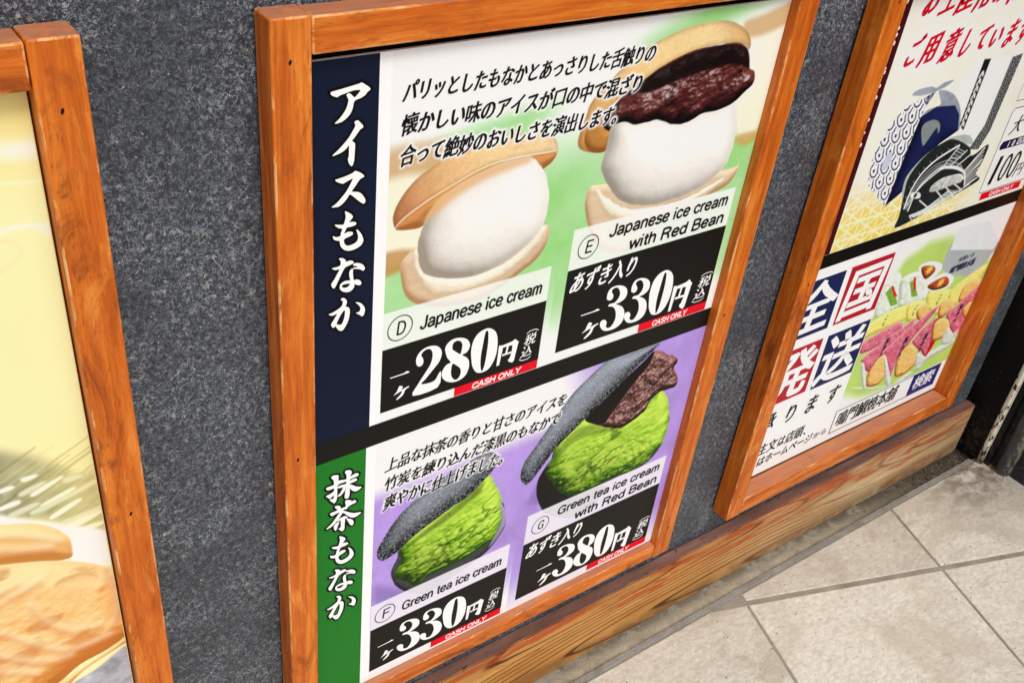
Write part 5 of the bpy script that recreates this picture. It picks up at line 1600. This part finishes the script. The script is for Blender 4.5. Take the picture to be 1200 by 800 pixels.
cv.build('cake_photo', F1Y - E_, P1)

# =================================================================== SMALL THINGS AT THE RIGHT
def paint_post_mat():
    m = M('chipped_cream_paint', 0.5, 0.35)
    v = m.coords('Object', (1, 1, 1))
    n = m.noise(m.coords('Object', (1, 1, 0.45)), 95, 4, 0.65)
    x = m.xyz(v)
    low = m.math('MULTIPLY', m.fr(x[2], 0.30, -0.04), 0.10)
    f = m.fr(m.math('ADD', n, low), 0.63, 0.66)
    c = m.mix(f, tuple(lin(232, 226, 208)), m.ramp(m.noise(v, 150, 3), [(0.4, tuple(lin(30, 20, 14))), (0.65, tuple(lin(104, 60, 34)))]))
    foot = m.fr(x[2], -0.01, -0.07)
    c = m.mix(m.math('MULTIPLY', foot, 0.85), c, tuple(lin(70, 56, 42)))
    m.color(c); m.bump(f, 0.5, 0.001)
    return m.m
bm = bmesh.new()
bm_box(bm, (1.5005, -0.0775, ZF - 0.008), (1.5128, -0.0655, 2.6))
bmesh.ops.bevel(bm, geom=list(bm.edges), offset=0.0035, segments=3, affect='EDGES')
tag(bm_obj('door_post', bm, paint_post_mat(), smooth=False), 'thin cream painted post with rust chips beside the plank end', 'post')

def grey_post_mat():
    m = M('scuffed_grey_paint', 0.5, 0.35)
    v = m.coords('Object', (1, 1, 0.4))
    n = m.noise(v, 60, 5, 0.65)
    c = m.ramp(n, [(0.3, tuple(lin(58, 62, 66))), (0.6, tuple(lin(92, 97, 101))), (0.75, tuple(lin(112, 114, 112)))])
    x = m.xyz(m.coords('Object', (1, 1, 1)))
    sc = m.math('MULTIPLY', m.fr(x[1], -0.118, -0.128), m.fr(m.noise(v, 120, 3), 0.48, 0.56))
    c = m.mix(sc, c, tuple(lin(176, 172, 156)))
    m.color(c); m.bump(n, 0.2, 0.001)
    return m.m
bm = bmesh.new()
bmesh.ops.create_cone(bm, cap_ends=True, segments=28, radius1=0.0155, radius2=0.0155, depth=2.7, matrix=Matrix.Translation((1.5225, -0.1165, 1.29)))
for f in bm.faces: f.smooth = len(f.verts) == 4
tag(bm_obj('grey_post', bm, grey_post_mat()), 'round grey metal post with scraped paint at the right edge', 'post')

# dead leaves, dust and crumbs where the plank ends
def bits(name, n, area, size, cols, z, seed):
    r = random.Random(seed)
    bm = bmesh.new()
    for k in range(n):
        x, y = area(r)
        s = r.uniform(*size)
        a = r.uniform(0, 6.28)
        tilt = r.uniform(-0.6, 0.6)
        pts = [(-1, 0, 0), (-0.3, 0.42, 0.1), (0.6, 0.3, 0.25 * tilt), (1, 0, 0.4 * tilt), (0.5, -0.35, 0.1), (-0.4, -0.36, 0.22)]
        vs_ = [bm.verts.new((x + s * (p[0] * math.cos(a) - p[1] * math.sin(a)), y + s * (p[0] * math.sin(a) + p[1] * math.cos(a)), z + s * (0.18 + abs(p[2])))) for p in pts]
        f = bm.faces.new(vs_); f.material_index = r.randrange(len(cols))
        b_ = bm.verts.new((x, y, z - 0.0004))
        for i in range(6):
            g_ = bm.faces.new((vs_[i], b_, vs_[(i + 1) % 6])); g_.material_index = f.material_index
    mats = []
    for c_ in cols:
        m = M('dry_leaf_bits', 0.8, 0.2)
        n_ = m.noise(m.coords('Object'), 300, 3)
        m.color(m.ramp(n_, [(0.3, tuple(lin(*c_) * 0.6)), (0.7, tuple(lin(*c_)))]))
        mats.append(m.m)
    o = bm_obj(name, bm, mats)
    return tag(o, kind='stuff')
tag(bits('debris', 420, lambda r: (1.50 - abs(r.gauss(0, 0.10)), r.uniform(-0.056, -0.022)), (0.001, 0.0034), [(86, 74, 58), (54, 44, 34), (120, 104, 82), (44, 42, 40), (140, 128, 108)], ZF - 0.0095, 3), 'dry leaf bits and dirt in the gutter by the plank end', 'debris')
tag(bits('dirt', 420, lambda r: (1.4935 + r.uniform(0.0, 0.020), r.uniform(-0.088, 0.05)), (0.001, 0.004), [(66, 60, 50), (40, 36, 30), (98, 90, 74), (52, 40, 32)], ZF - 0.0095, 4), 'dark dirt heaped in the gap beside the cream post', 'debris')
tag(bits('crumbs', 70, lambda r: (r.uniform(0.75, 1.5), -0.07 - abs(r.gauss(0, 0.18))), (0.0006, 0.0017), [(40, 34, 28), (66, 54, 42), (90, 60, 40)], ZF + 0.0002, 5), 'small dark crumbs scattered over the pale tiles', 'debris')
